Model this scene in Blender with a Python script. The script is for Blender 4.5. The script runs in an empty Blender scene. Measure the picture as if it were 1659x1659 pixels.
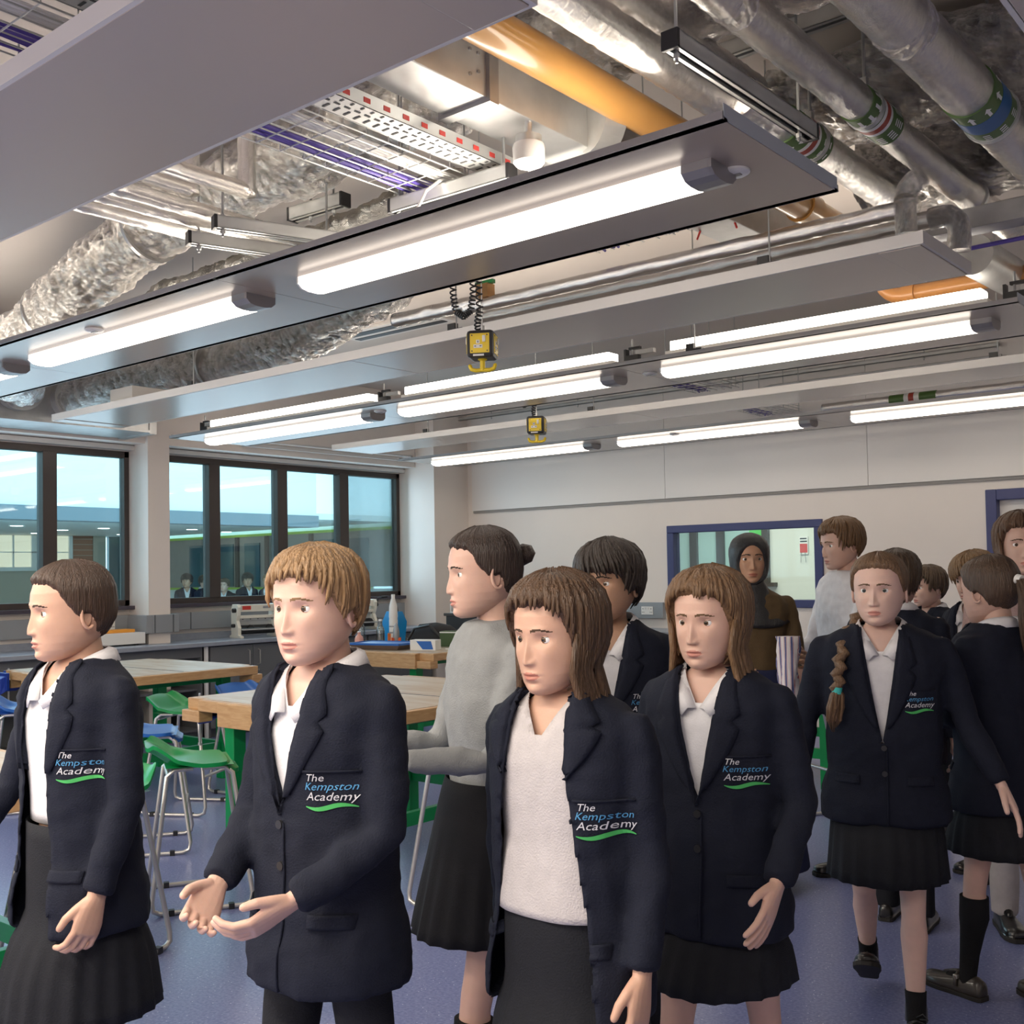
import bpy, bmesh, math, random
from math import sin, cos, pi, radians
from mathutils import Vector, Matrix, noise
from mathutils.bvhtree import BVHTree

random.seed(7)
SC = bpy.context.scene
COL = SC.collection

# ------------------------------------------------------------------ camera
FPX, YAW, ROLL, PIT, EYE = 1761.43, -0.692605, -0.016833, 0.033294, 1.5
def cam_dir(rx, uz):
    fx = cos(PIT) - uz*sin(PIT); up = sin(PIT) + uz*cos(PIT)
    return Vector((fx*sin(YAW) + rx*cos(YAW), fx*cos(YAW) - rx*sin(YAW), up))
fwd = cam_dir(0, 0)
right = cam_dir(cos(ROLL), sin(ROLL)) - fwd
upv = cam_dir(-sin(ROLL), cos(ROLL)) - fwd
cd = bpy.data.cameras.new('camera')
cam = bpy.data.objects.new('camera', cd); COL.objects.link(cam)
cd.sensor_width = 36; cd.lens = FPX/1659*36
cd.shift_y = (868.609-829.5)/1659
cd.clip_start = 0.05; cd.clip_end = 200
cam.matrix_world = Matrix(((right.x, upv.x, -fwd.x, 0), (right.y, upv.y, -fwd.y, 0), (right.z, upv.z, -fwd.z, EYE), (0, 0, 0, 1)))
SC.camera = cam

# ------------------------------------------------------------------ world, sun, exposure
w = bpy.data.worlds.new('sky'); SC.world = w; w.use_nodes = True
bg = w.node_tree.nodes['Background']
bg.inputs[0].default_value = (0.50, 0.76, 0.90, 1); bg.inputs[1].default_value = 2.3
def area(name, loc, sx, sy, power, col=(1, 1, 1), rot=(0, 0, 0)):
    l = bpy.data.lights.new(name, 'AREA'); l.shape = 'RECTANGLE'; l.size = sx; l.size_y = sy
    l.energy = power; l.color = col
    o = bpy.data.objects.new(name, l); COL.objects.link(o); o.location = loc; o.rotation_euler = rot
    return o
# daylight through the two window bays
area('window_daylight', (-9.12, 2.3, 1.98), 1.3, 6.0, 20, (0.62, 0.84, 1.0), (0, radians(-90), 0))
area('window_daylight', (-9.12, 7.5, 1.98), 1.3, 3.0, 11, (0.62, 0.84, 1.0), (0, radians(-90), 0))
# strip lights of the two further rows, over and behind the camera
for yy in (0.2, -1.9):
    area('strip_light_row', (-3.4, yy, 2.64), 6.4, 0.17, 95, (1.0, 0.90, 0.77))
SC.view_settings.view_transform = 'Standard'
SC.view_settings.look = 'None'
SC.view_settings.gamma = 1
SC.view_settings.use_curve_mapping = False
SC.view_settings.exposure = 0.98

# ------------------------------------------------------------------ materials
def mat(name, col, rough=0.6, metal=0.0, bump=0.0, bscale=40, bstretch=(1, 1, 1), var=0.0, vscale=8, emit=None, estr=0, spec=0.5, coat=0, sss=0, alpha=None, sheen=0):
    m = bpy.data.materials.new(name); m.use_nodes = True
    nt = m.node_tree; b = nt.nodes['Principled BSDF']
    b.inputs['Base Color'].default_value = (*col, 1)
    b.inputs['Roughness'].default_value = rough
    b.inputs['Metallic'].default_value = metal
    b.inputs['Specular IOR Level'].default_value = spec
    if coat: b.inputs['Coat Weight'].default_value = coat
    if sheen: b.inputs['Sheen Weight'].default_value = sheen
    if sss:
        b.inputs['Subsurface Weight'].default_value = sss
        b.inputs['Subsurface Radius'].default_value = (0.01, 0.004, 0.002)
    if emit:
        b.inputs['Emission Color'].default_value = (*emit, 1); b.inputs['Emission Strength'].default_value = estr
    tc = nt.nodes.new('ShaderNodeTexCoord'); mp = nt.nodes.new('ShaderNodeMapping')
    mp.inputs['Scale'].default_value = bstretch
    nt.links.new(tc.outputs['Object'], mp.inputs[0])
    if bump:
        n = nt.nodes.new('ShaderNodeTexNoise'); n.inputs['Scale'].default_value = bscale; n.inputs['Detail'].default_value = 3
        nt.links.new(mp.outputs[0], n.inputs['Vector'])
        bp = nt.nodes.new('ShaderNodeBump'); bp.inputs['Strength'].default_value = bump; bp.inputs['Distance'].default_value = 0.01
        nt.links.new(n.outputs[0], bp.inputs['Height']); nt.links.new(bp.outputs[0], b.inputs['Normal'])
    if var:
        n = nt.nodes.new('ShaderNodeTexNoise'); n.inputs['Scale'].default_value = vscale; n.inputs['Detail'].default_value = 4
        nt.links.new(mp.outputs[0], n.inputs['Vector'])
        r = nt.nodes.new('ShaderNodeValToRGB')
        r.color_ramp.elements[0].position = 0.3; r.color_ramp.elements[1].position = 0.7
        r.color_ramp.elements[0].color = (*[c*(1-var) for c in col], 1); r.color_ramp.elements[1].color = (*[min(1, c*(1+var)) for c in col], 1)
        nt.links.new(n.outputs[0], r.inputs[0]); nt.links.new(r.outputs[0], b.inputs['Base Color'])
    return m
def nodes(m): return m.node_tree, m.node_tree.nodes['Principled BSDF']

WALL = mat('wall_paint', (0.84, 0.77, 0.71), 0.55, var=0.02, vscale=1.5)
BOARD = mat('white_board', (0.82, 0.785, 0.75), 0.3)
CEIL = mat('ceiling_paint', (0.66, 0.60, 0.55), 0.8, var=0.03, vscale=1)
PANEL = mat('panel_grey', (0.46, 0.395, 0.345), 0.25, 0.15)
PANELW = mat('panel_white', (0.52, 0.455, 0.40), 0.27, 0.1)
EDGEW = mat('panel_edge_white', (0.70, 0.68, 0.65), 0.4)
EDGEG = mat('panel_edge_grey', (0.36, 0.35, 0.35), 0.4, 0.5)
GALV = mat('galvanised_steel', (0.60, 0.61, 0.60), 0.34, 0.6, var=0.12, vscale=6)
GALVD = mat('dull_steel', (0.42, 0.42, 0.42), 0.4, 0.8, var=0.1, vscale=9)
ROD = mat('threaded_rod', (0.45, 0.46, 0.46), 0.4, 0.8)
BLACK = mat('black_plastic', (0.02, 0.02, 0.022), 0.4)
DARK = mat('dark_frame', (0.075, 0.06, 0.055), 0.4, 0.3)
NAVYF = mat('navy_frame', (0.045, 0.055, 0.17), 0.45)
OCHRE = mat('ochre_pipe', (0.62, 0.32, 0.09), 0.28, var=0.06, vscale=4, coat=0.4)
OCHRED = mat('brown_pipe', (0.42, 0.19, 0.06), 0.3)
PURPLE = mat('purple_cable', (0.13, 0.09, 0.42), 0.45)
WHITEP = mat('white_plastic', (0.82, 0.82, 0.80), 0.35)
REDP = mat('red_plastic', (0.6, 0.05, 0.04), 0.4)
YEL = mat('yellow_plastic', (0.85, 0.62, 0.02), 0.35)
COPPER = mat('brass_fitting', (0.45, 0.26, 0.12), 0.35, 0.8)
BANDG = mat('green_band', (0.08, 0.16, 0.04), 0.4)
BANDR = mat('red_band', (0.35, 0.05, 0.03), 0.4)
BANDB = mat('blue_band', (0.02, 0.12, 0.32), 0.4)
GREENM = mat('green_painted_steel', (0.0, 0.27, 0.07), 0.35, var=0.06)
GREENS = mat('green_seat_plastic', (0.0, 0.25, 0.06), 0.35)
BLUES = mat('blue_seat_plastic', (0.02, 0.13, 0.48), 0.35)
BLUEV = mat('blue_vice_paint', (0.01, 0.04, 0.30), 0.4, 0.2)
CHROME = mat('satin_tube', (0.60, 0.58, 0.55), 0.3, 0.7)
WORKT = mat('grey_worktop', (0.30, 0.33, 0.39), 0.3, var=0.05, vscale=20)
CABG = mat('grey_cabinet', (0.14, 0.145, 0.155), 0.45)
TRUNK = mat('dado_trunking', (0.33, 0.35, 0.37), 0.35, 0.3)
CREAM = mat('cream_enamel', (0.80, 0.78, 0.68), 0.35)
LAMP = mat('lamp_diffuser', (1, 1, 1), 0.5, emit=(1.0, 0.90, 0.77), estr=4.6)
LAMPS = mat('lamp_diffuser_side', (0.9, 0.9, 0.88), 0.4, emit=(1.0, 0.90, 0.77), estr=0.55)
LAMPU = mat('uplight_diffuser', (1, 1, 1), 0.5, emit=(1.0, 0.90, 0.78), estr=6.5)
def foil_mat(name, col=(0.90, 0.88, 0.85), sc=24, stretch=(1, 1, 1), rough=0.14, st=1.0):
    m = mat(name, col, rough, 1.0)
    nt, b = nodes(m)
    tc = [n for n in nt.nodes if n.type == 'TEX_COORD'][0]; mp = [n for n in nt.nodes if n.type == 'MAPPING'][0]
    mp.inputs['Scale'].default_value = stretch
    n1 = nt.nodes.new('ShaderNodeTexNoise'); n1.inputs['Scale'].default_value = sc; n1.inputs['Detail'].default_value = 5; n1.inputs['Distortion'].default_value = 1.5
    v = nt.nodes.new('ShaderNodeTexVoronoi'); v.inputs['Scale'].default_value = sc*1.6; v.feature = 'DISTANCE_TO_EDGE'
    nt.links.new(mp.outputs[0], n1.inputs['Vector']); nt.links.new(n1.outputs['Color'], v.inputs['Vector'])
    ad = nt.nodes.new('ShaderNodeMath'); ad.operation = 'MULTIPLY_ADD'; ad.inputs[1].default_value = 0.25
    nt.links.new(v.outputs['Distance'], ad.inputs[0]); nt.links.new(n1.outputs[0], ad.inputs[2])
    bp = nt.nodes.new('ShaderNodeBump'); bp.inputs['Strength'].default_value = st; bp.inputs['Distance'].default_value = 0.10
    nt.links.new(ad.outputs[0], bp.inputs['Height']); nt.links.new(bp.outputs[0], b.inputs['Normal'])
    return m
FOIL = foil_mat('crumpled_foil')
FOILP = foil_mat('pipe_foil', sc=30, stretch=(1, 2.5, 1), rough=0.2, st=0.25)
FOILX = foil_mat('pipe_foil_across', sc=30, stretch=(2.5, 1, 1), rough=0.2, st=0.25)

def floor_mat():
    m = mat('speckled_vinyl', (0.10, 0.13, 0.30), 0.28)
    nt, b = nodes(m); tc = [n for n in nt.nodes if n.type == 'TEX_COORD'][0]
    big = nt.nodes.new('ShaderNodeTexNoise'); big.inputs['Scale'].default_value = 90; big.inputs['Detail'].default_value = 3
    r1 = nt.nodes.new('ShaderNodeValToRGB'); r1.color_ramp.elements[0].color = (0.135, 0.165, 0.36, 1); r1.color_ramp.elements[1].color = (0.24, 0.265, 0.47, 1)
    r1.color_ramp.elements[0].position = 0.35; r1.color_ramp.elements[1].position = 0.65
    nt.links.new(tc.outputs['Object'], big.inputs['Vector']); nt.links.new(big.outputs[0], r1.inputs[0])
    v = nt.nodes.new('ShaderNodeTexVoronoi'); v.inputs['Scale'].default_value = 55
    nt.links.new(tc.outputs['Object'], v.inputs['Vector'])
    lt = nt.nodes.new('ShaderNodeMath'); lt.operation = 'LESS_THAN'; lt.inputs[1].default_value = 0.12
    nt.links.new(v.outputs['Distance'], lt.inputs[0])
    sep = nt.nodes.new('ShaderNodeSeparateColor'); nt.links.new(v.outputs['Color'], sep.inputs[0])
    g = nt.nodes.new('ShaderNodeMath'); g.operation = 'GREATER_THAN'; g.inputs[1].default_value = 0.55
    nt.links.new(sep.outputs[0], g.inputs[0])
    mu = nt.nodes.new('ShaderNodeMath'); mu.operation = 'MULTIPLY'; nt.links.new(lt.outputs[0], mu.inputs[0]); nt.links.new(g.outputs[0], mu.inputs[1])
    mx = nt.nodes.new('ShaderNodeMix'); mx.data_type = 'RGBA'; mx.inputs[7].default_value = (0.75, 0.78, 0.85, 1)
    nt.links.new(mu.outputs[0], mx.inputs[0]); nt.links.new(r1.outputs[0], mx.inputs[6]); nt.links.new(mx.outputs[2], b.inputs['Base Color'])
    return m
FLOORM = floor_mat()

def wood_mat(name, c1, c2, sc=6, stretch=(1, 8, 8)):
    m = mat(name, c1, 0.45); nt, b = nodes(m)
    mp = [n for n in nt.nodes if n.type == 'MAPPING'][0]; mp.inputs['Scale'].default_value = stretch
    n1 = nt.nodes.new('ShaderNodeTexNoise'); n1.inputs['Scale'].default_value = sc; n1.inputs['Detail'].default_value = 6; n1.inputs['Distortion'].default_value = 0.6
    r = nt.nodes.new('ShaderNodeValToRGB'); r.color_ramp.elements[0].color = (*c1, 1); r.color_ramp.elements[1].color = (*c2, 1)
    r.color_ramp.elements[0].position = 0.3; r.color_ramp.elements[1].position = 0.7
    nt.links.new(mp.outputs[0], n1.inputs['Vector']); nt.links.new(n1.outputs[0], r.inputs[0]); nt.links.new(r.outputs[0], b.inputs['Base Color'])
    return m
BENCHT = wood_mat('worn_bench_top', (0.56, 0.50, 0.42), (0.44, 0.32, 0.20), 3, (1, 5, 5))
BEECH = wood_mat('beech_edge', (0.60, 0.38, 0.19), (0.46, 0.26, 0.11), 5, (2, 2, 12))

def brick_mat(name='brown_brick', a=(0.26, 0.19, 0.13), c=(0.20, 0.12, 0.08)):
    m = mat(name, a, 0.9); nt, b = nodes(m)
    br = nt.nodes.new('ShaderNodeTexBrick'); br.inputs['Color1'].default_value = (*a, 1); br.inputs['Color2'].default_value = (*c, 1)
    br.inputs['Mortar'].default_value = (0.5, 0.45, 0.36, 1); br.inputs['Scale'].default_value = 4.2; br.inputs['Mortar Size'].default_value = 0.02
    mp = [n for n in nt.nodes if n.type == 'MAPPING'][0]; mp.inputs['Rotation'].default_value = (radians(90), 0, radians(90))
    nt.links.new(mp.outputs[0], br.inputs['Vector']); nt.links.new(br.outputs[0], b.inputs['Base Color'])
    return m
BRICK = brick_mat()
BRICKR = brick_mat('red_brick', (0.40, 0.16, 0.08), (0.30, 0.12, 0.07))

def glass_mat(name, tint=(0.87, 0.97, 0.985), base=0.02, k=0.8):
    m = bpy.data.materials.new(name); m.use_nodes = True; nt = m.node_tree
    for n in list(nt.nodes):
        if n.type != 'OUTPUT_MATERIAL': nt.nodes.remove(n)
    out = [n for n in nt.nodes if n.type == 'OUTPUT_MATERIAL'][0]
    t = nt.nodes.new('ShaderNodeBsdfTransparent'); t.inputs[0].default_value = (*tint, 1)
    g = nt.nodes.new('ShaderNodeBsdfGlossy'); g.inputs['Roughness'].default_value = 0.02
    f = nt.nodes.new('ShaderNodeFresnel'); f.inputs['IOR'].default_value = 1.5
    ma = nt.nodes.new('ShaderNodeMath'); ma.operation = 'MULTIPLY_ADD'; ma.inputs[1].default_value = k; ma.inputs[2].default_value = base; ma.use_clamp = True
    mx = nt.nodes.new('ShaderNodeMixShader')
    nt.links.new(f.outputs[0], ma.inputs[0]); nt.links.new(ma.outputs[0], mx.inputs[0]); nt.links.new(t.outputs[0], mx.inputs[1]); nt.links.new(g.outputs[0], mx.inputs[2])
    nt.links.new(mx.outputs[0], out.inputs[0])
    return m
GLASS = glass_mat('window_glass')
BOTTLE = glass_mat('bottle_glass', (0.85, 0.93, 0.92), 0.12)

# ------------------------------------------------------------------ mesh builder
class MB:
    def __init__(s): s.v = []; s.f = []; s.m = []
    def add(s, vs, fs, mi=0, M=None):
        o = len(s.v)
        s.v += [tuple(M @ Vector(p)) if M else tuple(p) for p in vs]
        s.f += [tuple(o+i for i in f) for f in fs]; s.m += [mi]*len(fs); return s
    def box(s, x0, x1, y0, y1, z0, z1, mi=0, M=None):
        vs = [(x, y, z) for z in (z0, z1) for y in (y0, y1) for x in (x0, x1)]
        return s.add(vs, [(0, 2, 3, 1), (4, 5, 7, 6), (0, 1, 5, 4), (2, 6, 7, 3), (0, 4, 6, 2), (1, 3, 7, 5)], mi, M)
    def loft(s, rings, closed=True, caps=True, mi=0, M=None):
        n = len(rings[0]); vs = [p for r in rings for p in r]; fs = []
        for i in range(len(rings)-1):
            for j in range(n if closed else n-1):
                k = (j+1) % n
                fs.append((i*n+j, i*n+k, (i+1)*n+k, (i+1)*n+j))
        if caps and closed:
            fs.append(tuple(range(n))[::-1]); fs.append(tuple((len(rings)-1)*n+j for j in range(n)))
        return s.add(vs, fs, mi, M)
    def tube(s, pts, r, n=12, caps=True, mi=0, M=None, round_caps=False):
        pts = [Vector(p) for p in pts]; rs = list(r) if isinstance(r, (list, tuple)) else [r]*len(pts)
        if round_caps:
            d0 = (pts[0]-pts[1]).normalized(); d1 = (pts[-1]-pts[-2]).normalized()
            a, b = pts[0], pts[-1]; ra, rb = rs[0], rs[-1]
            pts = [a+d0*ra*0.95, a+d0*ra*0.7] + pts + [b+d1*rb*0.7, b+d1*rb*0.95]
            rs = [ra*0.3, ra*0.72] + rs + [rb*0.72, rb*0.3]
        T = []
        for i in range(len(pts)):
            a = pts[max(0, i-1)]; b = pts[min(len(pts)-1, i+1)]
            T.append((b-a).normalized() if (b-a).length > 1e-9 else Vector((0, 0, 1)))
        up = Vector((0, 0, 1)) if abs(T[0].z) < 0.9 else Vector((0, 1, 0))
        nn = T[0].cross(up).normalized(); rings = []
        for i, p in enumerate(pts):
            nn = (nn - T[i]*nn.dot(T[i]))
            nn = nn.normalized() if nn.length > 1e-6 else T[i].orthogonal().normalized()
            bb = T[i].cross(nn)
            rings.append([tuple(p + (nn*cos(2*pi*j/n) + bb*sin(2*pi*j/n))*rs[i]) for j in range(n)])
        return s.loft(rings, True, caps, mi, M)
    def lathe(s, prof, c=(0, 0, 0), n=24, mi=0, M=None):
        rings = [[(c[0]+r*cos(2*pi*j/n), c[1]+r*sin(2*pi*j/n), c[2]+z) for j in range(n)] for r, z in prof]
        return s.loft(rings, True, True, mi, M)
    def prism(s, poly, z0, z1, mi=0, M=None):
        n = len(poly)
        return s.loft([[(x, y, z0) for x, y in poly], [(x, y, z1) for x, y in poly]], True, True, mi, M)
    def mesh(s, name):
        me = bpy.data.meshes.new(name); me.from_pydata(s.v, [], s.f)
        for p, i in zip(me.polygons, s.m): p.material_index = i
        bm = bmesh.new(); bm.from_mesh(me); bmesh.ops.recalc_face_normals(bm, faces=bm.faces); bm.to_mesh(me); bm.free()
        return me
def arc(c, r, a0, a1, n, plane='xz'):
    out = []
    for i in range(n+1):
        a = a0+(a1-a0)*i/n; u, v = r*cos(a), r*sin(a)
        out.append({'xz': (c[0]+u, c[1], c[2]+v), 'xy': (c[0]+u, c[1]+v, c[2]), 'yz': (c[0], c[1]+u, c[2]+v)}[plane])
    return out
def obj(name, mb, mats, parent=None, smooth=False, bevel=0, label=None):
    me = mb.mesh(name) if isinstance(mb, MB) else mb
    for m in (mats if isinstance(mats, (list, tuple)) else [mats]): me.materials.append(m)
    o = bpy.data.objects.new(name, me); COL.objects.link(o)
    if smooth:
        for p in me.polygons: p.use_smooth = True
        if smooth != 'all':
            me.set_sharp_from_angle(angle=radians(38))
    if bevel:
        b = o.modifiers.new('bevel', 'BEVEL'); b.width = bevel; b.segments = 2; b.limit_method = 'ANGLE'
    if parent: o.parent = parent
    if label: o['label'] = label
    return o
def thing(name, label, cat, loc=(0, 0, 0), rz=0, group=None):
    o = bpy.data.objects.new(name, None); COL.objects.link(o); o.location = loc; o.rotation_euler = (0, 0, rz)
    o.empty_display_size = 0.1
    return tag(o, label, cat, group)
def tag(o, label, cat, group=None):
    o['label'] = label; o['category'] = cat
    if group: o['group'] = group
    return o
def struct(name, mb, m, parent=None, **k):
    o = obj(name, mb, m, parent, **k)
    if parent is None: o['kind'] = 'structure'
    return o
def setting(name):
    o = bpy.data.objects.new(name, None); COL.objects.link(o); o['kind'] = 'structure'; return o
def copy_tree(o, parent=None, loc=None, rz=None, label=None, cat=None):
    c = o.copy(); COL.objects.link(c)
    if parent: c.parent = parent
    if loc: c.location = loc
    if rz is not None: c.rotation_euler = (0, 0, rz)
    if label: c['label'] = label
    for ch in o.children: copy_tree(ch, c)
    return c
_txt = {}
def text_mesh(s, size, ext=0.0):
    if (s, size) not in _txt: _txt[(s, size)] = _text_mesh(s, size, ext)
    return _txt[(s, size)]
def _text_mesh(s, size, ext=0.0):
    cu = bpy.data.curves.new('lettering', 'FONT'); cu.body = s; cu.size = size; cu.extrude = ext; cu.align_x = 'CENTER'; cu.align_y = 'CENTER'; cu.resolution_u = 2
    o = bpy.data.objects.new('lettering', cu); COL.objects.link(o)
    dg = bpy.context.evaluated_depsgraph_get(); me = bpy.data.meshes.new_from_object(o.evaluated_get(dg))
    bpy.data.objects.remove(o); return me
def add_text(mb, s, size, M, mi=0, shear=0):
    me = text_mesh(s, size)
    mb.add([(v.co.x+shear*v.co.y, v.co.y, 0) for v in me.vertices], [tuple(p.vertices) for p in me.polygons], mi, M)
def remesh(me, vox, smooth=0):
    o = bpy.data.objects.new('tmp', me); COL.objects.link(o)
    r = o.modifiers.new('r', 'REMESH'); r.mode = 'VOXEL'; r.voxel_size = vox
    if smooth:
        s = o.modifiers.new('s', 'SMOOTH'); s.factor = 0.5; s.iterations = smooth
    dg = bpy.context.evaluated_depsgraph_get(); out = bpy.data.meshes.new_from_object(o.evaluated_get(dg))
    bpy.data.objects.remove(o); return out
def me_to_mb(mb, me, mi=0, M=None):
    mb.add([tuple(v.co) for v in me.vertices], [tuple(p.vertices) for p in me.polygons], mi, M); return mb
def lerp(a, b, t): return a+(b-a)*t
def sstep(a, b, x):
    t = max(0, min(1, (x-a)/(b-a))) if b != a else float(x > a); return t*t*(3-2*t)
def interp(tab, x):
    if x <= tab[0][0]: return tab[0][1:]
    for p, q in zip(tab, tab[1:]):
        if x <= q[0]:
            t = (x-p[0])/(q[0]-p[0]) if q[0] > p[0] else 0; return tuple(lerp(a, b, t) for a, b in zip(p[1:], q[1:]))
    return tab[-1][1:]
# ================================================================== the room
XW, YB, ZC = -9.25, 9.654, 3.6     # window wall, back wall, slab
X1, Y0 = 2.6, -2.8
struct('floor', MB().box(XW-0.12, X1+0.2, Y0-0.2, YB+0.2, -0.2, 0), FLOORM)
struct('ceiling', MB().box(XW-0.12, X1+0.2, Y0-0.2, YB+0.2, ZC, ZC+0.25), CEIL)
WZ0, WZ1 = 1.25, 2.69
W1 = (-1.6, 5.54); W2 = (5.90, 9.07)
wl = MB()
wl.box(XW-0.12, XW, Y0-0.2, YB+0.2, 0, WZ0).box(XW-0.12, XW, Y0-0.2, YB+0.2, WZ1, ZC)
for a, b in ((Y0-0.2, W1[0]), (W1[1], W2[0]), (W2[1], YB+0.2)): wl.box(XW-0.12, XW, a, b, WZ0, WZ1)
struct('wall_left', wl, WALL)
struct('trim_1', MB().box(XW, -8.933, 5.54, 5.765, 0, ZC), WALL)           # column between the windows
struct('trim_2', MB().box(XW, -8.683, 9.07, YB, 0, ZC), WALL)              # corner pier
struct('trim_3', MB().box(XW, -8.98, Y0, 9.07, 2.745, ZC), WALL, bevel=0.004)           # bulkhead over the windows
# back wall with internal window and door
IW = (-5.92, -4.24, 1.12, 1.95); DR = (-2.78, -1.55, 0, 2.13)
wb = MB()
wb.box(XW-0.12, IW[0], YB, YB+0.12, 0, ZC).box(IW[0], IW[1], YB, YB+0.12, 0, IW[2]).box(IW[0], IW[1], YB, YB+0.12, IW[3], ZC)
wb.box(IW[1], DR[0], YB, YB+0.12, 0, ZC).box(DR[0], DR[1], YB, YB+0.12, DR[3], ZC).box(DR[1], X1+0.2, YB, YB+0.12, 0, ZC)
struct('wall_back', wb, WALL)
struct('wall_right', MB().box(X1, X1+0.2, Y0, YB, 0, ZC), WALL)
struct('wall_front', MB().box(XW-0.12, X1+0.2, Y0-0.2, Y0, 0, ZC), WALL)
# proud boarding along the top of the back wall, with a shadow line under it
tr = MB()
for a, b in ((-8.574, -5.915), (-5.911, -3.780), (-3.776, -0.9), (-0.896, X1)): tr.box(a, b, YB-0.05, YB, 2.232, ZC)
struct('trim_4', tr, BOARD)
struct('trim_5', MB().box(-8.574, X1, YB-0.03, YB, 2.205, 2.232), mat('shadow_gap_trim', (0.30, 0.28, 0.26), 0.6))
for i, (x0, x1) in enumerate(((-6.4, -6.04), (-8.60, -6.45))):
    pass
struct('baseboard_back', MB().box(-8.68, -5.2, YB-0.015, YB, 0, 0.1), NAVYF)
# windows
def wframe(root, a, b, mull, x=XW):
    m = MB(); t = 0.05
    m.box(x-0.09, x+0.0, a, b, WZ0, WZ0+0.055).box(x-0.09, x+0.0, a, b, WZ1-0.06, WZ1).box(x-0.09, x, a, a+t, WZ0, WZ1).box(x-0.09, x, b-t, b, WZ0, WZ1)
    obj('window_frame', m, DARK, root, bevel=0.004)
    for y in mull:
        obj('mullion', MB().box(x-0.10, x+0.015, y-0.065, y+0.065, WZ0+0.05, WZ1-0.05), DARK, root, bevel=0.004)
    ys = [a+t]+list(mull)+[b-t]
    for y0, y1 in zip(ys, ys[1:]):
        obj('pane', MB().box(x-0.060, x-0.048, y0, y1, WZ0+0.05, WZ1-0.05), GLASS, root)
    obj('window_sill', MB().box(x-0.0, x+0.09, a, b+0.03, WZ0-0.035, WZ0), mat('dark_sill', (0.06, 0.05, 0.07), 0.4), root, bevel=0.004)
    obj('blind_rail', MB().box(x+0.02, x+0.10, a, b, WZ1+0.005, WZ1+0.05), EDGEW, root, bevel=0.003)
w1 = setting('window_1'); wframe(w1, *W1, (-0.3, 0.97, 2.24, 3.5, 4.765))
w2 = setting('window_2'); wframe(w2, *W2, (6.475, 7.325, 8.191))
# internal window
w3 = setting('window_3')
m = MB(); a, b, c, d = IW
m.box(a, b, YB-0.03, YB+0.10, d-0.075, d).box(a, b, YB-0.03, YB+0.10, c, c+0.075).box(a, a+0.08, YB-0.03, YB+0.1, c+0.075, d-0.075).box(b-0.08, b, YB-0.03, YB+0.1, c+0.075, d-0.075)
obj('window_frame', m, NAVYF, w3, bevel=0.006)
obj('pane', MB().box(a+0.08, b-0.08, YB+0.03, YB+0.04, c+0.075, d-0.075), glass_mat('inner_glass', (0.9, 0.97, 0.93), 0.0, 0.5), w3)
# door
dr = setting('door_1'); a, b, _, d = DR
m = MB().box(a, a+0.09, YB-0.03, YB+0.12, 0, d).box(b-0.09, b, YB-0.03, YB+0.12, 0, d).box(a+0.09, b-0.09, YB-0.03, YB+0.12, d-0.09, d)
obj('door_frame', m, NAVYF, dr, bevel=0.006)
obj('door_leaf', MB().box(a+0.09, b-0.09, YB+0.06, YB+0.10, 0.01, d-0.09), mat('door_white', (0.78, 0.76, 0.73), 0.4), dr)
obj('door_handle', MB().tube([(a+0.2, YB+0.06, 1.0), (a+0.2, YB+0.0, 1.0), (a+0.32, YB+0.0, 1.0)], 0.01), CHROME, dr, smooth=True)
# ---- room seen through the internal window
m = MB().box(-9.5, -2, 12.5, 12.6, 0, 3.3)
struct('wall_far_room', m, mat('far_room_white', (0.74, 0.76, 0.70), 0.6))
m = MB().box(-9.5, -2, YB+0.12, 12.6, -0.05, 0); struct('floor_far_room', m, FLOORM)
m = MB().box(-9.5, -2, YB+0.12, 12.6, 2.9, 2.95); struct('ceiling_far_room', m, CEIL)
m = MB().box(-9.55, -9.45, YB+0.12, 12.6, 0, 2.9).box(-2.02, -2, YB+0.12, 12.6, 0, 2.9); struct('wall_far_room_ends', m, WALL)
area('far_room_ceiling_lamp', (-5.8, 11.0, 2.85), 2.5, 0.4, 34, (1, 0.97, 0.9))
fw = setting('window_4')
obj('pane', MB().box(-8.5, -6.42, 12.47, 12.49, 1.32, 2.4), mat('pale_teal_glazing', (0.42, 0.62, 0.60), 0.15), fw)
obj('window_frame', MB().box(-7.30, -7.19, 12.43, 12.5, 1.3, 2.4).box(-6.91, -6.80, 12.43, 12.5, 1.3, 2.4).box(-6.27, -6.19, 12.43, 12.5, 1.3, 2.4).box(-8.5, -6.1, 12.40, 12.5, 1.27, 1.32), DARK, fw)
obj('green_panel', MB().box(-6.45, -6.27, 12.46, 12.49, 1.32, 2.4), mat('lime_green', (0.12, 0.62, 0.13), 0.4), fw)
sg = thing('fire_notice', 'small red and white fire notice on the far wall beyond the inner window', 'sign', (-5.735, 12.49, 1.76))
obj('backing', MB().box(-0.055, 0.055, -0.008, 0, -0.10, 0.12), WHITEP, sg)
obj('red_field', MB().box(-0.048, 0.048, -0.011, -0.008, -0.08, 0.03), REDP, sg)
m = MB().box(-0.045, 0.04, -0.011, -0.008, 0.085, 0.10).box(-0.045, 0.045, -0.011, -0.008, 0.05, 0.066)
obj('printed_lines', m, BLACK, sg)
ex = thing('fire_extinguisher_stand', 'thin grey wire legs hanging under the fire notice', 'stand', (-5.735, 12.49, 1.58))
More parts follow.
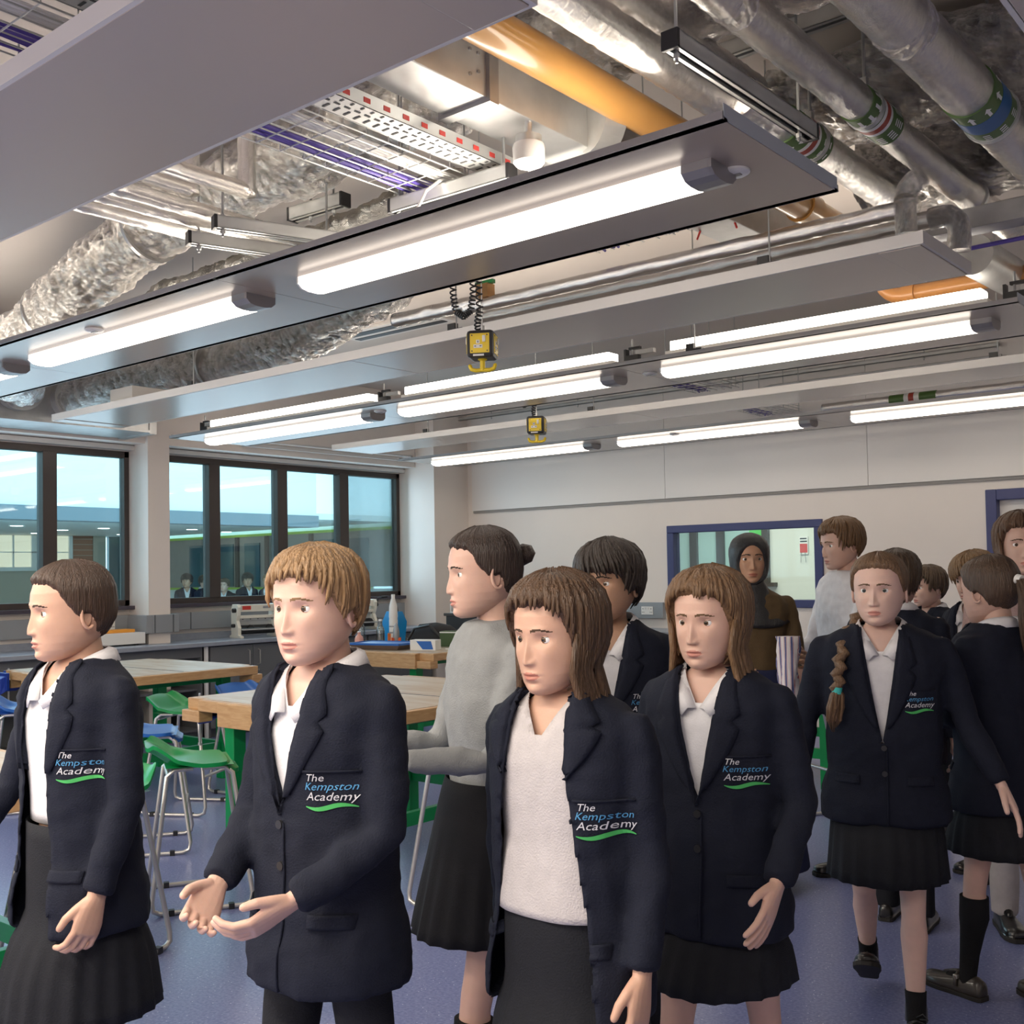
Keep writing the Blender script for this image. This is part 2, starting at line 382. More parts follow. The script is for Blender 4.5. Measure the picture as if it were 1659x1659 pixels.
obj('wire', MB().tube([(-0.03, -0.02, 0.10), (-0.035, -0.02, -0.02)], 0.004, 6).tube([(0.02, -0.02, 0.10), (0.03, -0.02, -0.02)], 0.004, 6).tube([(-0.03, 0, 0.1), (-0.03, -0.02, 0.10)], 0.004, 6).tube([(0.02, 0, 0.1), (0.02, -0.02, 0.10)], 0.004, 6), ROD, ex)

# ================================================================== outside the windows
PALE = mat('pale_render', (0.80, 0.84, 0.84), 0.6)
LIME = mat('lime_trim', (0.40, 0.62, 0.06), 0.5)
CLAD = mat('grey_cladding', (0.30, 0.29, 0.26), 0.5, var=0.05)
TEAL = mat('teal_glazing', (0.05, 0.13, 0.15), 0.08)
struct('floor_courtyard', MB().box(-34, XW-0.12, -8, 30, -0.25, -0.02), mat('paving', (0.62, 0.62, 0.60), 0.8, var=0.1))
cn = thing('entrance_canopy', 'deep pale canopy with a grey edge beam seen through the windows', 'canopy', (-14, 2, 2.3))
obj('fascia', MB().box(-0.25, 0, -12, 9.8, 0.19, 5), PALE, cn)
obj('edge_beam', MB().box(-0.25, 0.06, -12, 9.8, 0, 0.19), mat('beam_grey', (0.16, 0.20, 0.23), 0.5), cn)
obj('soffit', MB().box(-9, -0.25, -12, 11.9, 0.15, 0.25), PALE, cn)
DLM = mat('downlight_lens', (1, 1, 1), 0.5, emit=(1, 0.98, 0.92), estr=6)
first = None
for x, y in ((-18.4, 8.9), (-19.6, 10.35), (-22.6, 11.9), (-21.1, 10.6), (-16.6, 7.1), (-18.6, 10.62), (-21.0, 12.4), (-22.6, 13.4), (-18.3, 12.3), (-19.0, 13.6), (-16.2, 10.8)):
    if first is None:
        first = thing('canopy_downlight', 'small round white downlight in the canopy soffit outside', 'downlight', (x, y, 2.45), 0, 'downlights in the canopy soffit')
        obj('trim_ring', MB().lathe([(0.13, 0), (0.13, -0.015), (0.105, -0.015), (0.105, 0)]), WHITEP, first)
        obj('lens', MB().lathe([(0.10, -0.002), (0.10, -0.016)]), DLM, first)
    else: copy_tree(first, loc=(x, y, 2.45))
bw = thing('brick_building', 'brown brick building with a white window behind the canopy', 'building', (-22.6, 9, 0))
obj('wall', MB().box(-0.3, 0.3, -12, 3.0, -0.02, 2.45), BRICK, bw)
obj('red_quoin', MB().box(0.28, 0.33, 3.0, 3.45, -0.02, 2.45).box(0.28, 0.33, 1.05, 1.2, -0.02, 2.45), BRICKR, bw)
obj('quoin', MB().box(-0.3, 0.36, 3.45, 3.75, -0.02, 2.45), BRICK, bw)
f = obj('window', MB().box(0.3, 0.38, 1.25, 3.05, 1.70, 1.78).box(0.3, 0.36, 1.30, 1.38, 1.78, 2.44).box(0.3, 0.36, 2.90, 2.98, 1.78, 2.44).box(0.3, 0.35, 2.08, 2.20, 1.78, 2.44).box(0.3, 0.35, 1.68, 1.71, 1.78, 2.44).box(0.3, 0.35, 2.55, 2.58, 1.78, 2.44).box(0.3, 0.35, 1.38, 2.9, 2.08, 2.10), WHITEP, bw)
obj('pane', MB().box(0.305, 0.31, 1.38, 2.9, 1.78, 2.44), mat('lit_window', (0.62, 0.58, 0.46), 0.4, emit=(0.9, 0.8, 0.6), estr=0.35), f)
obj('drainpipe', MB().tube([(0.42, 0.35, -0.02), (0.42, 0.35, 2.44)], 0.09), mat('dark_blue_pipe', (0.02, 0.04, 0.07), 0.4), bw, smooth=True)
gl = thing('glazed_entrance', 'dark teal glazed entrance beyond the brick corner', 'entrance', (-22.6, 13.0, 0))
obj('glazing', MB().box(-0.05, 0.05, 0.0, 2.2, -0.02, 2.45), TEAL, gl)
for y in (0.3, 0.75, 1.2, 1.8): obj('mullion', MB().box(0.05, 0.12, y, y+0.07, -0.02, 2.45), PALE if y < 1 else DARK, gl)
wg = thing('clad_wing', 'pale building wing with lime green trim lines and grey cladding across the courtyard', 'building', (-9.9, 14, 0))
obj('upper_wall', MB().box(-12.5, 0.6, 0.02, 0.4, 2.38, 7), PALE, wg)
obj('green_trim', MB().box(-12.5, 0.6, -0.06, 0.1, 2.335, 2.385).box(-12.5, -5.2, -0.06, 0.1, 1.235, 1.28), LIME, wg)
obj('cladding', MB().box(-12.5, 0.6, 0, 0.3, 1.28, 2.335), CLAD, wg)
obj('lower_wall', MB().box(-12.5, 0.6, 0, 0.3, -0.02, 1.235), PALE, wg)
for x0, x1 in ((-5.9, -5.2), (-6.75, -6.05), (-11.0, -10.2), (-10.1, -9.4), (-9.0, -8.5)): obj('window', MB().box(x0, x1, -0.03, 0.02, 1.3, 2.2), TEAL, wg)
for x0 in (-6.03, -6.9, -9.3, -8.3): obj('mullion', MB().box(x0, x0+0.1, -0.05, 0.0, 1.28, 2.335), DARK, wg)
# ================================================================== radiant panels and light fittings
ZP = 2.70
def white_panel(name_label, x0, x1, y0, y1, seams):
    t = thing('radiant_panel', name_label, 'ceiling panel', (x0, y0, ZP), 0, 'white radiant ceiling panels')
    L, W = x1-x0, y1-y0
    e = 0.012
    obj('side_casing', MB().box(0, L, -0.001, e, 0, 0.05).box(0, L, W-e, W, 0, 0.05).box(0, e, e, W-e, 0, 0.05).box(L-e, L, e, W-e, 0, 0.05), EDGEW, t)
    cuts = [e]+[s-x0 for s in seams]+[L-e]
    for a, b in zip(cuts, cuts[1:]):
        obj('face_plate', MB().box(a+0.002, b-0.002, e, W-e, 0.0 if b-a > 0.3 else -0.004, 0.03), PANELW, t, bevel=0.002)
    obj('backing', MB().box(e, L-e, e, W-e, 0.03, 0.046), EDGEG, t)
    return t
white_panel('widest-looking plain pale panel overhead, nearest of all and cut by the top left frame edge', -7.88, -1.39, 1.22, 1.79, (-4.6, -1.56))
white_panel('second nearest white-edged plain panel, hanging behind the larger yellow socket cube', -7.88, -1.37, 4.08, 4.655, (-7.72, -4.55, -1.548))
white_panel('third white-edged plain panel, farthest from the camera, behind the smaller yellow socket cube', -7.95, -1.37, 6.90, 7.42, (-4.57, -1.55))
white_panel('pale panel corner poking in at the top right frame corner', -0.64, 2.4, 1.95, 2.75, (2.2,))
dets = []
def lit_panel(label, x0, x1, y0, y1, seams, dets):
    t = thing('lighting_panel', label, 'ceiling panel', (x0, y0, ZP), 0, 'grey panels that carry the light fittings')
    L, W = x1-x0, y1-y0
    cuts = [0]+[s-x0 for s in seams]+[L]
    for a, b in zip(cuts, cuts[1:]):
        obj('face_plate', MB().box(a+0.0015, b-0.0015, 0.004, W-0.004, 0.0, 0.012), PANEL, t)
    m = MB()
    for s, y in ((1, 0), (-1, W)):
        m.loft([[(xx, y, 0.0), (xx, y+s*0.03, 0.0), (xx, y+s*0.03, 0.006), (xx, y+s*0.006, 0.008), (xx, y+s*0.006, 0.022), (xx, y, 0.022)] for xx in (0, L)])
    obj('edge_lip', m, EDGEG, t)
    obj('end_plate', MB().box(L-0.003, L, 0.01, W-0.01, 0.0, 0.045), mat('end_plate_grey', (0.46, 0.50, 0.55), 0.4), t)
    obj('end_plate', MB().box(0, 0.003, 0.02, W-0.02, 0.0, 0.034), EDGEG, t)
    for dx, dy in dets:
        d = obj('sensor', MB().lathe([(0.001, 0), (0.045, 0), (0.045, -0.006), (0.036, -0.012), (0.001, -0.012)], (dx-x0, dy-y0, 0)), WHITEP, t, smooth=True)
        obj('sensor_lens', MB().box(dx-x0-0.02, dx-x0+0.02, dy-y0-0.008, dy-y0+0.008, -0.015, -0.012), EDGEG, d)
lit_panel('nearest grey lighting panel, full width of the picture and lit brightest', -8.2, -1.38, 2.57, 3.33, (-5.96, -3.68), ((-4.84, 2.72), (-1.54, 2.94)))
lit_panel('middle grey lighting panel with light strips both above and below it', -8.2, -1.36, 5.29, 6.12, (-5.97, -3.6), ((-3.55, 5.62), (-5.8, 5.5)))
lit_panel('farthest grey lighting panel, hanging close to the back wall', -8.25, -0.9, 8.08, 8.98, (-5.9, -3.70), ((-5.0, 8.3),))
def fitting(label, x0, x1, yc, up):
    t = thing('strip_light', label, 'light', (x0, yc, ZP), 0, 'long white strip lights')
    L = x1-x0; w = 0.078
    def ring(x, sc=1.0): return [(x, -w*sc, 0.0), (x, -w*sc, -0.026), (x, -w*0.72*sc, -0.044), (x, -w*0.3*sc, -0.05), (x, w*0.3*sc, -0.05), (x, w*0.72*sc, -0.044), (x, w*sc, -0.026), (x, w*sc, 0.0)]
    dm = MB().loft([ring(0.0), ring(L-0.10)])
    dm.m = [1 if (len(f) == 4 and len({round(dm.v[i][2], 3) for i in f}) > 1 and min(dm.v[i][2] for i in f) > -0.03) or len(f) == 8 else 0 for f in dm.f]
    obj('diffuser', dm, [LAMP, LAMPS], t)
    obj('end_cap', MB().loft([ring(L-0.10, 1.01), ring(L-0.012, 1.01), ring(L, 0.97)]), EDGEG, t)
    obj('end_cap', MB().loft([ring(-0.012, 0.97), ring(0, 1.01)]), WHITEP, t)
    if up:
        zt = 0.155 if up == 2 else 0.115
        m = MB().box(0.05, L-0.05, -0.055, 0.055, zt-0.055, zt)
        obj('uplight_diffuser', m, LAMPU, t, bevel=0.006)
        obj('gear_tray', MB().box(0.02, L-0.02, -0.06, 0.06, 0.022, zt-0.057), WHITEP, t)
    return t
FY = ((2.87, 'nearest grey lighting panel', 1), (5.60, 'middle grey lighting panel', 2), (8.42, 'farthest grey lighting panel', 0))
FX = ((-8.02, -5.93, 'window-end'), (-5.64, -3.75, 'middle'), (-3.41, -1.54, 'right-hand'))
for yc, which, up in FY:
    for x0, x1, pos in FX:
        fitting('%s glowing strip light under the %s' % (pos, which), x0, x1, yc, up)
fitting('strip light running out of the right frame edge near the back wall', -1.25, 0.6, 8.42, 0)
def clamp(x, y, z, lab):
    t = thing('beam_clamp', lab, 'clamp', (x, y, z), 0, 'dark clamps on the uplights')
    obj('jaw', MB().box(-0.05, 0.05, -0.02, 0.02, -0.01, 0.02).box(-0.05, -0.035, -0.02, 0.02, 0.02, 0.06).box(-0.02, 0.06, -0.012, 0.012, 0.055, 0.07), BLACK, t)
    obj('bolt', MB().tube([(0, 0, -0.03), (0, 0, 0.12)], 0.006, 8), ROD, t)
    obj('rail', MB().box(0.03, 0.16, -0.015, 0.015, 0.02, 0.045), GALVD, t)
    obj('foot', MB().box(-0.03, 0.03, -0.014, 0.014, -0.08, -0.01), GALVD, t)
clamp(-8.12, 5.60, 2.80, 'small dark clamp at the window end of the middle light panel')
clamp(-5.86, 5.60, 2.80, 'left of the two pairs of dark clamps above the middle light panel')
clamp(-3.66, 5.60, 2.80, 'dark clamp between uplights above the middle light panel, behind the larger yellow cube')
clamp(-1.45, 5.60, 2.80, 'dark clamp at the right end of the middle light panel')

# ================================================================== ducts, pipes, trays in the ceiling void
def crumple(mb_pts, rad, n=84, amp=0.02, freq=9, flat=1.0, step=0.02, seed=0):
    """a duct wrapped in loose foil: a tube along a smooth path, wrinkled"""
    P = [Vector(p) for p in mb_pts]; out = []
    for i in range(len(P)-1):
        p0, p1, p2, p3 = P[max(0, i-1)], P[i], P[i+1], P[min(len(P)-1, i+2)]
        k = max(2, int((p2-p1).length/step))
        for j in range(k):
            t = j/k
            out.append(0.5*((2*p1)+(-p0+p2)*t+(2*p0-5*p1+4*p2-p3)*t*t+(-p0+3*p1-3*p2+p3)*t**3))
    out.append(P[-1])
    mb = MB(); mb.tube(out, rad, n)
    nv = []
    for k in range(len(mb.v)):
        c = out[k//n]; v = Vector(mb.v[k]); d = v-c
        dl = d.length
        if dl < 1e-6: nv.append(tuple(v)); continue
        a = noise.noise(Vector((v.x*freq*0.5, v.y*freq, v.z*freq))+Vector((seed, 0, 0)))
        b = noise.noise(Vector((v.x*freq*3, v.y*freq*2, v.z*freq*2))+Vector((0, seed, 0)))
        c2 = abs(noise.noise(Vector((v.x*freq*4.2, v.y*freq*1.2, v.z*freq*1.2))+Vector((0, seed, 5))))
        d = d/dl*(dl+amp*(a*1.1+b*0.55-c2*0.8)+(amp*.22*(1-2.4*abs(noise.noise(Vector((v.x*22+v.z*9, v.y*24, v.z*24-v.x*6)))))*(1 if amp > .015 else 0))); d.z *= flat
        nv.append(tuple(c+d))
    mb.v = nv
    return mb
def duct(label, pts, rad, bands=(), mat_=None, name='foil_duct', **k):
    t = thing(name, label, 'duct', pts[0])
    o = Vector(pts[0]); q = [tuple(Vector(p)-o) for p in pts]
    obj('foil_wrap', crumple(q, rad, **k), mat_ or FOIL, t, smooth='all')
    for (i, f) in bands:
        a = Vector(q[i]).lerp(Vector(q[i+1]), f); d = (Vector(q[i+1])-Vector(q[i])).normalized()
        obj('strap', MB().tube([a-d*0.01, a+d*0.01], rad*1.06, 40), GALVD, t)
    return t
duct('big crumpled foil-wrapped duct running across above the nearest light panel and dipping at the left', [(-0.6, 3.14, 3.41), (-2.1, 3.13, 3.41), (-3.5, 3.13, 3.40), (-4.7, 3.13, 3.36), (-5.3, 3.12, 3.26), (-5.9, 3.14, 3.10), (-6.6, 3.22, 3.0), (-7.4, 3.5, 3.0), (-8.40, 4.1, 3.04)], 0.165, bands=((1, 0.4), (3, 0.5), (5, 0.3)), amp=0.03, freq=7)
duct('dull foil branch duct below the big duct at upper left', [(-5.9, 3.62, 3.02), (-5.4, 3.52, 3.04), (-5.0, 3.52, 3.06), (-4.3, 3.54, 3.1), (-3.2, 3.54, 3.16)], 0.14, amp=0.03, seed=5, freq=6, mat_=foil_mat('dull_foil', (0.66, 0.64, 0.60), sc=9, rough=0.35, st=0.5))
duct('foil duct rising from the window plenum between the two nearer panels', [(-8.46, 4.55, 2.98), (-7.9, 4.6, 3.02), (-7.2, 4.75, 3.06), (-6.4, 4.8, 3.08), (-5.6, 4.65, 3.12), (-5.0, 4.45, 3.14), (-4.3, 4.25, 3.2)], 0.17, bands=((0, 0.05), (2, 0.5)), amp=0.04, seed=9, freq=6)
t = duct('wide flat foil-wrapped duct at the upper right behind the insulated pipes', [(-1.95, 4.2, 3.38), (-1.2, 4.21, 3.38), (0.2, 4.25, 3.38), (1.8, 4.25, 3.38)], 0.30, flat=0.5, amp=0.05, seed=3, freq=5)
duct('second flat foil-wrapped duct at the far upper right', [(-1.9, 4.95, 3.30), (-0.8, 4.95, 3.30), (1.6, 4.98, 3.30)], 0.24, flat=0.7, amp=0.05, seed=13, freq=5)
for x, lab in ((-1.62, 'left'), (-1.28, 'right')):
    tag(obj('round_duct', MB().tube([(x, 5.52, 3.02), (x, 6.4, 3.05)], 0.10, 28), GALV, smooth=True), 'short round %s duct end of bare metal at far right behind the second white-edged panel' % lab, 'duct')
# galvanised rectangular duct
t = thing('metal_duct', 'square galvanised duct hanging over the nearest light panel beside the ochre pipe', 'duct', (-2.40, 1.92, 3.03))
obj('duct_section', MB().box(-0.05, 0.15, -0.6, 0.72, 0, 0.17), GALV, t, bevel=0.003)
obj('duct_section', MB().box(-0.05, 0.15, 0.725, 1.28, 0.0, 0.17), GALV, t, bevel=0.003)
obj('flange', MB().box(-0.065, 0.165, 0.70, 0.745, -0.015, 0.185), GALVD, t)
obj('duct_section', MB().box(-0.05, 0.15, 1.30, 3.4, -0.005, 0.16), GALVD, t, bevel=0.003)
obj('flange', MB().box(-0.06, 0.16, 1.27, 1.32, -0.02, 0.20).tube([(0.165, 1.25, 0.10), (0.20, 1.33, 0.10)], 0.12, 24), GALV, t)
m = MB()
for y, z in ((0.62, 0.13), (0.66, 0.07), (0.62, 0.05), (0.66, 0.13)): m.tube([(0.15, y, z), (0.156, y, z)], 0.006, 8)
obj('rivet', m, GALVD, t)
# motion sensor under it
t = thing('motion_sensor', 'round white ceiling sensor hanging under the square metal duct', 'sensor', (-2.27, 2.86, 2.92))
obj('mount', MB().lathe([(0.012, 0.115), (0.012, 0.06), (0.045, 0.06), (0.045, 0.03)]), GALV, t, smooth=True)
obj('body', MB().lathe([(0.052, 0.032), (0.056, 0.02), (0.054, -0.03), (0.045, -0.04), (0.0, -0.042)]), WHITEP, t, smooth=True)
obj('cable', MB().tube([(0.0, 0.005, -0.04), (0.002, 0.0, -0.08)], 0.006, 8), WHITEP, t, smooth=True)
# ochre pipe
t = thing('ochre_pipe', 'thick ochre plastic pipe running away above the nearest light panel', 'pipe', (-2.09, 1.6, 3.14))
obj('pipe_run', MB().tube([(0, 0, 0), (0.0, 3.5, 0)], 0.064, 32), OCHRE, t, smooth=True)
obj('socket', MB().tube([(0, 3.0, 0), (0.0, 3.12, 0)], 0.074, 32), OCHRE, t, smooth=True)
t = thing('brown_waste_pipe', 'brown elbowed waste pipe at the far right under the second white-edged panel', 'pipe', (-2.28, 6.08, 3.02))
obj('pipe_run', MB().tube([(0, 0, 0.5), (0, 0, 0.12)]+[(0.12-0.12*cos(a), 0, 0.12-0.12*sin(a)) for a in (0.3, 0.6, 0.9, 1.2, 1.5)]+[(0.3, 0, 0), (3.0, 0, 0.0)], 0.045, 24), OCHRED, t, smooth=True)
obj('collar', MB().tube([(0, 0, 0.11), (0, 0, 0.2)], 0.056, 24), OCHRED, t, smooth=True)
obj('collar', MB().tube([(0.12, 0, 0), (0.19, 0, 0)], 0.056, 24), OCHRED, t, smooth=True)
# insulated pipes along the room
def ins_pipe(label, x, y0, y1, z, r, band=None, bandcol=None, name='insulated_pipe', joints=()):
    t = thing(name, label, 'pipe', (x, y0, z), 0)
    obj('foil_sleeve', crumple([(0, 0, 0), (0, (y1-y0)/2, 0), (0, y1-y0, 0)], r, n=32, amp=0.003, freq=30, step=0.02), FOILP, t, smooth='all')
    for yj in joints: obj('tape_joint', crumple([(0, yj-y0, 0), (0, yj-y0+0.04, 0), (0, yj-y0+0.08, 0)], r*1.03, n=32, amp=0.006, freq=40, step=0.01), FOIL, t, smooth='all')
    if band is not None:
        b = band-y0; w = 0.28
        bd = obj('marker_band', MB().tube([(0, b, 0), (0, b+w, 0)], r*1.05, 32), BANDG, t, smooth=True)
        if bandcol == 'red':
            obj('colour_ring', MB().tube([(0, b+0.105, 0), (0, b+0.175, 0)], r*1.06, 32), WHITEP, bd, smooth=True)
            obj('colour_ring', MB().tube([(0, b+0.125, 0), (0, b+0.155, 0)], r*1.07, 32), BANDR, bd, smooth=True)
        else:
            obj('colour_ring', MB().tube([(0, b+0.09, 0), (0, b+0.19, 0)], r*1.06, 32), BANDB, bd, smooth=True)
        m = MB(); s = 1 if bandcol == 'red' else -1
        for k in range(10):
            a = 2*pi*k/10; q = Matrix.Rotation(a, 4, 'Y')
            for yy, kind in ((b+0.05, 'a'), (b+0.235, 't')):
                y = yy
                if kind == 'a':
                    m.add([(-0.006, y-0.03*s, -r*1.065), (0.006, y-0.03*s, -r*1.065), (0.006, y+0.008*s, -r*1.065), (-0.006, y+0.008*s, -r*1.065)], [(0, 1, 2, 3)], 0, q)
                    m.add([(-0.014, y+0.006*s, -r*1.065), (0.014, y+0.006*s, -r*1.065), (0, y+0.03*s, -r*1.065)], [(0, 1, 2)], 0, q)
                else:
                    for e in (-0.024, -0.008, 0.008, 0.024): m.add([(-0.012, y+e-0.004, -r*1.065), (0.012, y+e-0.004, -r*1.065), (0.012, y+e+0.004, -r*1.065), (-0.012, y+e+0.004, -r*1.065)], [(0, 1, 2, 3)], 0, q)
        obj('flow_arrows', m, WHITEP, bd)
    return t
ins_pipe('right-hand thick foil pipe with a blue and green marker band', -1.11, 1.0, 6.8, 3.10, 0.088, 3.78, 'blue', joints=(3.15, 4.6))
ins_pipe('middle foil pipe with a green band and red ring', -1.43, 1.0, 5.5, 3.10, 0.062, 3.62, 'red', joints=(2.7,))
ins_pipe('left-hand foil pipe passing behind the end of the nearest light panel', -1.78, 1.0, 3.3, 3.10, 0.062, None)
ins_pipe('foil pipe with green band passing beyond the end of the nearest light panel', -1.70, 3.3, 4.86, 3.10, 0.066, 3.62, 'red')
ins_pipe('slim grey-foil pipe just above the left-hand foil pipe', -1.80, 1.0, 3.6, 3.245, 0.055)
# horizontal twin pipes above the second white panel
t = thing('heating_pipes', 'upper of twin foil-covered pipes lying above the second white-edged panel', 'pipe', (-1.52, 4.25, 2.90))
obj('foil_sleeve', crumple([(0, 0, 0), (-1.2, 0, 0.0), (-2.3, 0.0, 0)], 0.036, n=24, amp=0.003, freq=25, step=0.02), FOILX, t, smooth='all')
obj('riser', crumple([(0.03, 0, 0.03), (0.03, 0, -0.09), (0.03, 0, -0.1)], 0.042, n=24, amp=0.004, freq=40, step=0.015), FOIL, t, smooth='all')
obj('riser', crumple([(0.03, 0, 0.03), (0.03, 0.05, 0.1), (0.03, 0.2, 0.19)], 0.045, n=24, amp=0.004, freq=40, step=0.015), FOIL, t, smooth='all')
obj('valve', MB().box(-2.2, -2.12, -0.03, 0.03, 0.03, 0.10), COPPER, t)
obj('pipe_tail', MB().tube([(-2.36, 0, 0), (-2.26, 0, 0)], 0.028, 12), COPPER, t)
obj('valve_handle', MB().box(-2.22, -2.10, -0.012, 0.012, 0.10, 0.12), mat('green_handle', (0.02, 0.22, 0.06), 0.4), t)
t = thing('heating_pipes', 'lower of twin foil-covered pipes lying above the second white-edged panel', 'pipe', (-1.45, 4.47, 2.905))
obj('foil_sleeve', crumple([(0, 0, 0), (-1.2, 0, 0.0), (-2.45, 0.0, 0)], 0.038, n=24, amp=0.003, freq=25, step=0.02, seed=4), FOILX, t, smooth='all')
obj('elbow', crumple([(-0.02, 0, 0), (0.05, 0.0, 0), (0.09, 0, -0.05), (0.09, 0, -0.15)], 0.045, n=24, amp=0.005, freq=40, step=0.015), FOIL, t, smooth='all')
ins = thing('heating_pipes', 'short foil pipe stub left of the coiled black cable', 'pipe', (-4.0, 4.25, 2.92))
obj('foil_sleeve', crumple([(-0.35, 0, 0), (0.0, 0, 0), (0.3, 0, 0)], 0.04, n=24, amp=0.004, freq=25, step=0.02), FOILX, ins, smooth='all')
# small chrome-like insulated pipes at upper left
for (x, y, z0, lab) in ((-3.56, 2.30, 3.05, 'right-hand'), (-3.71, 2.28, 3.05, 'left-hand')):
    t = thing('chilled_pipe', lab+' small shiny pipe with an elbow at the big panel edge, upper left', 'pipe', (x, 1.4, z0))
    L = 1.26 if lab[0] == 'r' else 1.10
    obj('foil_sleeve', crumple([(0, 0, 0), (0, L/2, 0), (0, L, 0)], 0.033, n=24, amp=0.002, freq=30, step=0.02), FOILP, t, smooth='all')
    obj('riser', crumple([(0, L, -0.02), (0, L, 0.2), (0, L, 0.5)], 0.036, n=24, amp=0.002, freq=30, step=0.02), FOILP, t, smooth='all')
for (x, r, lab) in ((-4.00, 0.036, 'left'), (-3.86, 0.03, 'middle'), (-3.74, 0.034, 'right')):
    t = thing('chilled_pipe', lab+' of three foil pipes resting on the steel brackets at upper left', 'pipe', (x, 1.4, 2.985))
    obj('foil_sleeve', crumple([(0, 0, 0), (0, 0.8, 0), (0, 1.75, 0)], r, n=24, amp=0.003, freq=30, step=0.02), FOILP, t, smooth='all')
# steel channel brackets with hanging rods
def strut(label, p0, p1, rods, h=0.041, name='channel_bracket', capc=True):
    t = thing(name, label, 'bracket', p0)
    a = Vector(p0); b = Vector(p1); L = (b-a).length; ang = math.atan2(b.y-a.y, b.x-a.x); R = Matrix.Rotation(ang, 4, 'Z')
    m = MB(); m.box(0, L, -h/2, -h/2+0.004, 0, h, 0, R).box(0, L, h/2-0.004, h/2, 0, h, 0, R).box(0, L, -h/2, h/2, h-0.004, h, 0, R).box(0, L, -h/2, -0.010, 0, 0.004, 0, R).box(0, L, 0.010, h/2, 0, 0.004, 0, R)
    obj('channel', m, GALV, t)
    obj('slot', MB().box(0.002, L-0.002, -0.0105, 0.0105, 0.012, 0.016, 0, R), BLACK, t)
    if capc:
        obj('end_cap', MB().box(-0.012, 0.002, -h/2-0.002, h/2+0.002, -0.003, h+0.002, 0, R), BLACK, t, bevel=0.002)
        obj('end_cap', MB().box(L-0.002, L+0.012, -h/2-0.002, h/2+0.002, -0.003, h+0.002, 0, R), BLACK, t, bevel=0.002)
    for f in rods:
        p = R @ Vector((f*L, 0, 0))
        r = obj('hanging_rod', MB().tube([(p.x, p.y, -0.03), (p.x, p.y, ZC-a.z)], 0.005, 8), ROD, t)
        obj('nut', MB().tube([(p.x, p.y, -0.018), (p.x, p.y, -0.004)], 0.010, 6).tube([(p.x, p.y, h), (p.x, p.y, h+0.012)], 0.010, 6).tube([(p.x, p.y, ZC-a.z-0.05), (p.x, p.y, ZC-a.z)], 0.012, 8), GALV, r)
    return t
strut('steel channel with black end cap over the right end of the nearest light panel', (-1.525, 2.56, 2.93), (-1.51, 3.42, 2.93), (0.03, 0.9), h=0.05)
strut('galvanised channel holding up the wire cable basket', (-2.95, 2.885, 2.875), (-2.39, 2.905, 2.875), (0.05, 0.95), h=0.05)
strut('left of two steel channels under the foil pipes at upper left', (-3.87, 2.60, 2.885), (-3.66, 3.20, 2.885), (0.06, 0.95), h=0.05)
strut('right of two steel channels under the foil pipes at upper left', (-3.66, 2.58, 2.90), (-3.40, 3.25, 2.90), (0.04,), h=0.05)
strut('short channel piece on the slab with two hanging clamps, left of the cable basket', (-4.06, 3.30, 3.19), (-3.72, 3.32, 3.19), (0.35, 0.8), h=0.06)
strut('long channel fixed across the slab, left of the cable basket', (-5.6, 3.60, 3.53), (-2.9, 3.66, 3.53), (0.2, 0.5), capc=False)
strut('long channel fixed across the slab at upper right', (-2.10, 3.80, 3.50), (1.2, 3.82, 3.50), (0.1, 0.3, 0.5), h=0.06, capc=False)
strut('long channel across the void behind the square metal duct', (-2.95, 3.35, 3.42), (-2.35, 3.36, 3.42), (0.5,), capc=False)
strut('long straight conduit rail high on the back wall', (-8.8, 9.52, 3.31), (-2.6, 9.52, 3.29), (0.1, 0.3, 0.6, 0.9), h=0.035, capc=False)
for i, (x, y, z, dia) in enumerate(((-1.43, 3.70, 3.10, 0.062), (-1.11, 4.05, 3.10, 0.088), (-1.70, 3.85, 3.10, 0.066), (-1.43, 4.9, 3.1, 0.062), (-1.11, 5.0, 3.1, 0.088), (-1.11, 5.8, 3.1, 0.088), (-2.09, 4.2, 3.14, 0.064))):
    t = thing('pipe_hanger', ['hanger rod at the banded middle foil pipe', 'hanger rod on the thick right-hand foil pipe near its blue band', 'hanger rod at the banded pipe beyond the panel end', 'hanger rod at the far end of the middle foil pipe', 'hanger rod farther along the thick right-hand pipe', 'farthest hanger rod of the thick right-hand pipe', 'hanger rod of the ochre pipe'][i], 'hanger', (x, y, z))
    obj('rod', MB().tube([(0, 0, dia+0.01), (0, 0, ZC-z)], 0.006, 8), ROD, t)
    obj('clip', MB().tube([(0, -0.012, 0), (0, 0.012, 0)], dia*1.12, 28).box(-0.012, 0.012, -0.012, 0.012, dia, dia+0.05), GALV, t)
# rods that carry the panels
def prod(x, y, lab, z0=2.72):
    t = thing('panel_hanger', lab, 'hanger', (x, y, z0))
    obj('rod', MB().tube([(0, 0, 0), (0, 0, ZC-z0)], 0.004, 8), ROD, t)
    obj('bracket', MB().box(-0.05, 0.05, -0.015, 0.015, -0.01, 0.0).box(-0.05, 0.0, -0.014, 0.014, 0, 0.03), BLACK, t)
for x, y, lab in ((-3.75, 4.1, 'thin hanger wire with black bracket left of the larger yellow cube'), (-2.0, 4.1, 'thin hanger wire with black bracket on the right of the second white panel'), (-6.7, 6.93, 'thin hanger wire with bracket on the third white panel, window end'), (-4.9, 6.93, 'thin hanger wire with bracket right of the smaller yellow cube'), (-6.1, 4.12, 'thin hanger wire behind the second white panel, window end'), (-3.05, 5.3, 'hanger wire with bracket over the middle light panel'), (-1.9, 6.93, 'thin hanger wire at the right end of the third white panel')):
    prod(x, y, lab, 2.755 if y != 5.3 else 2.73)
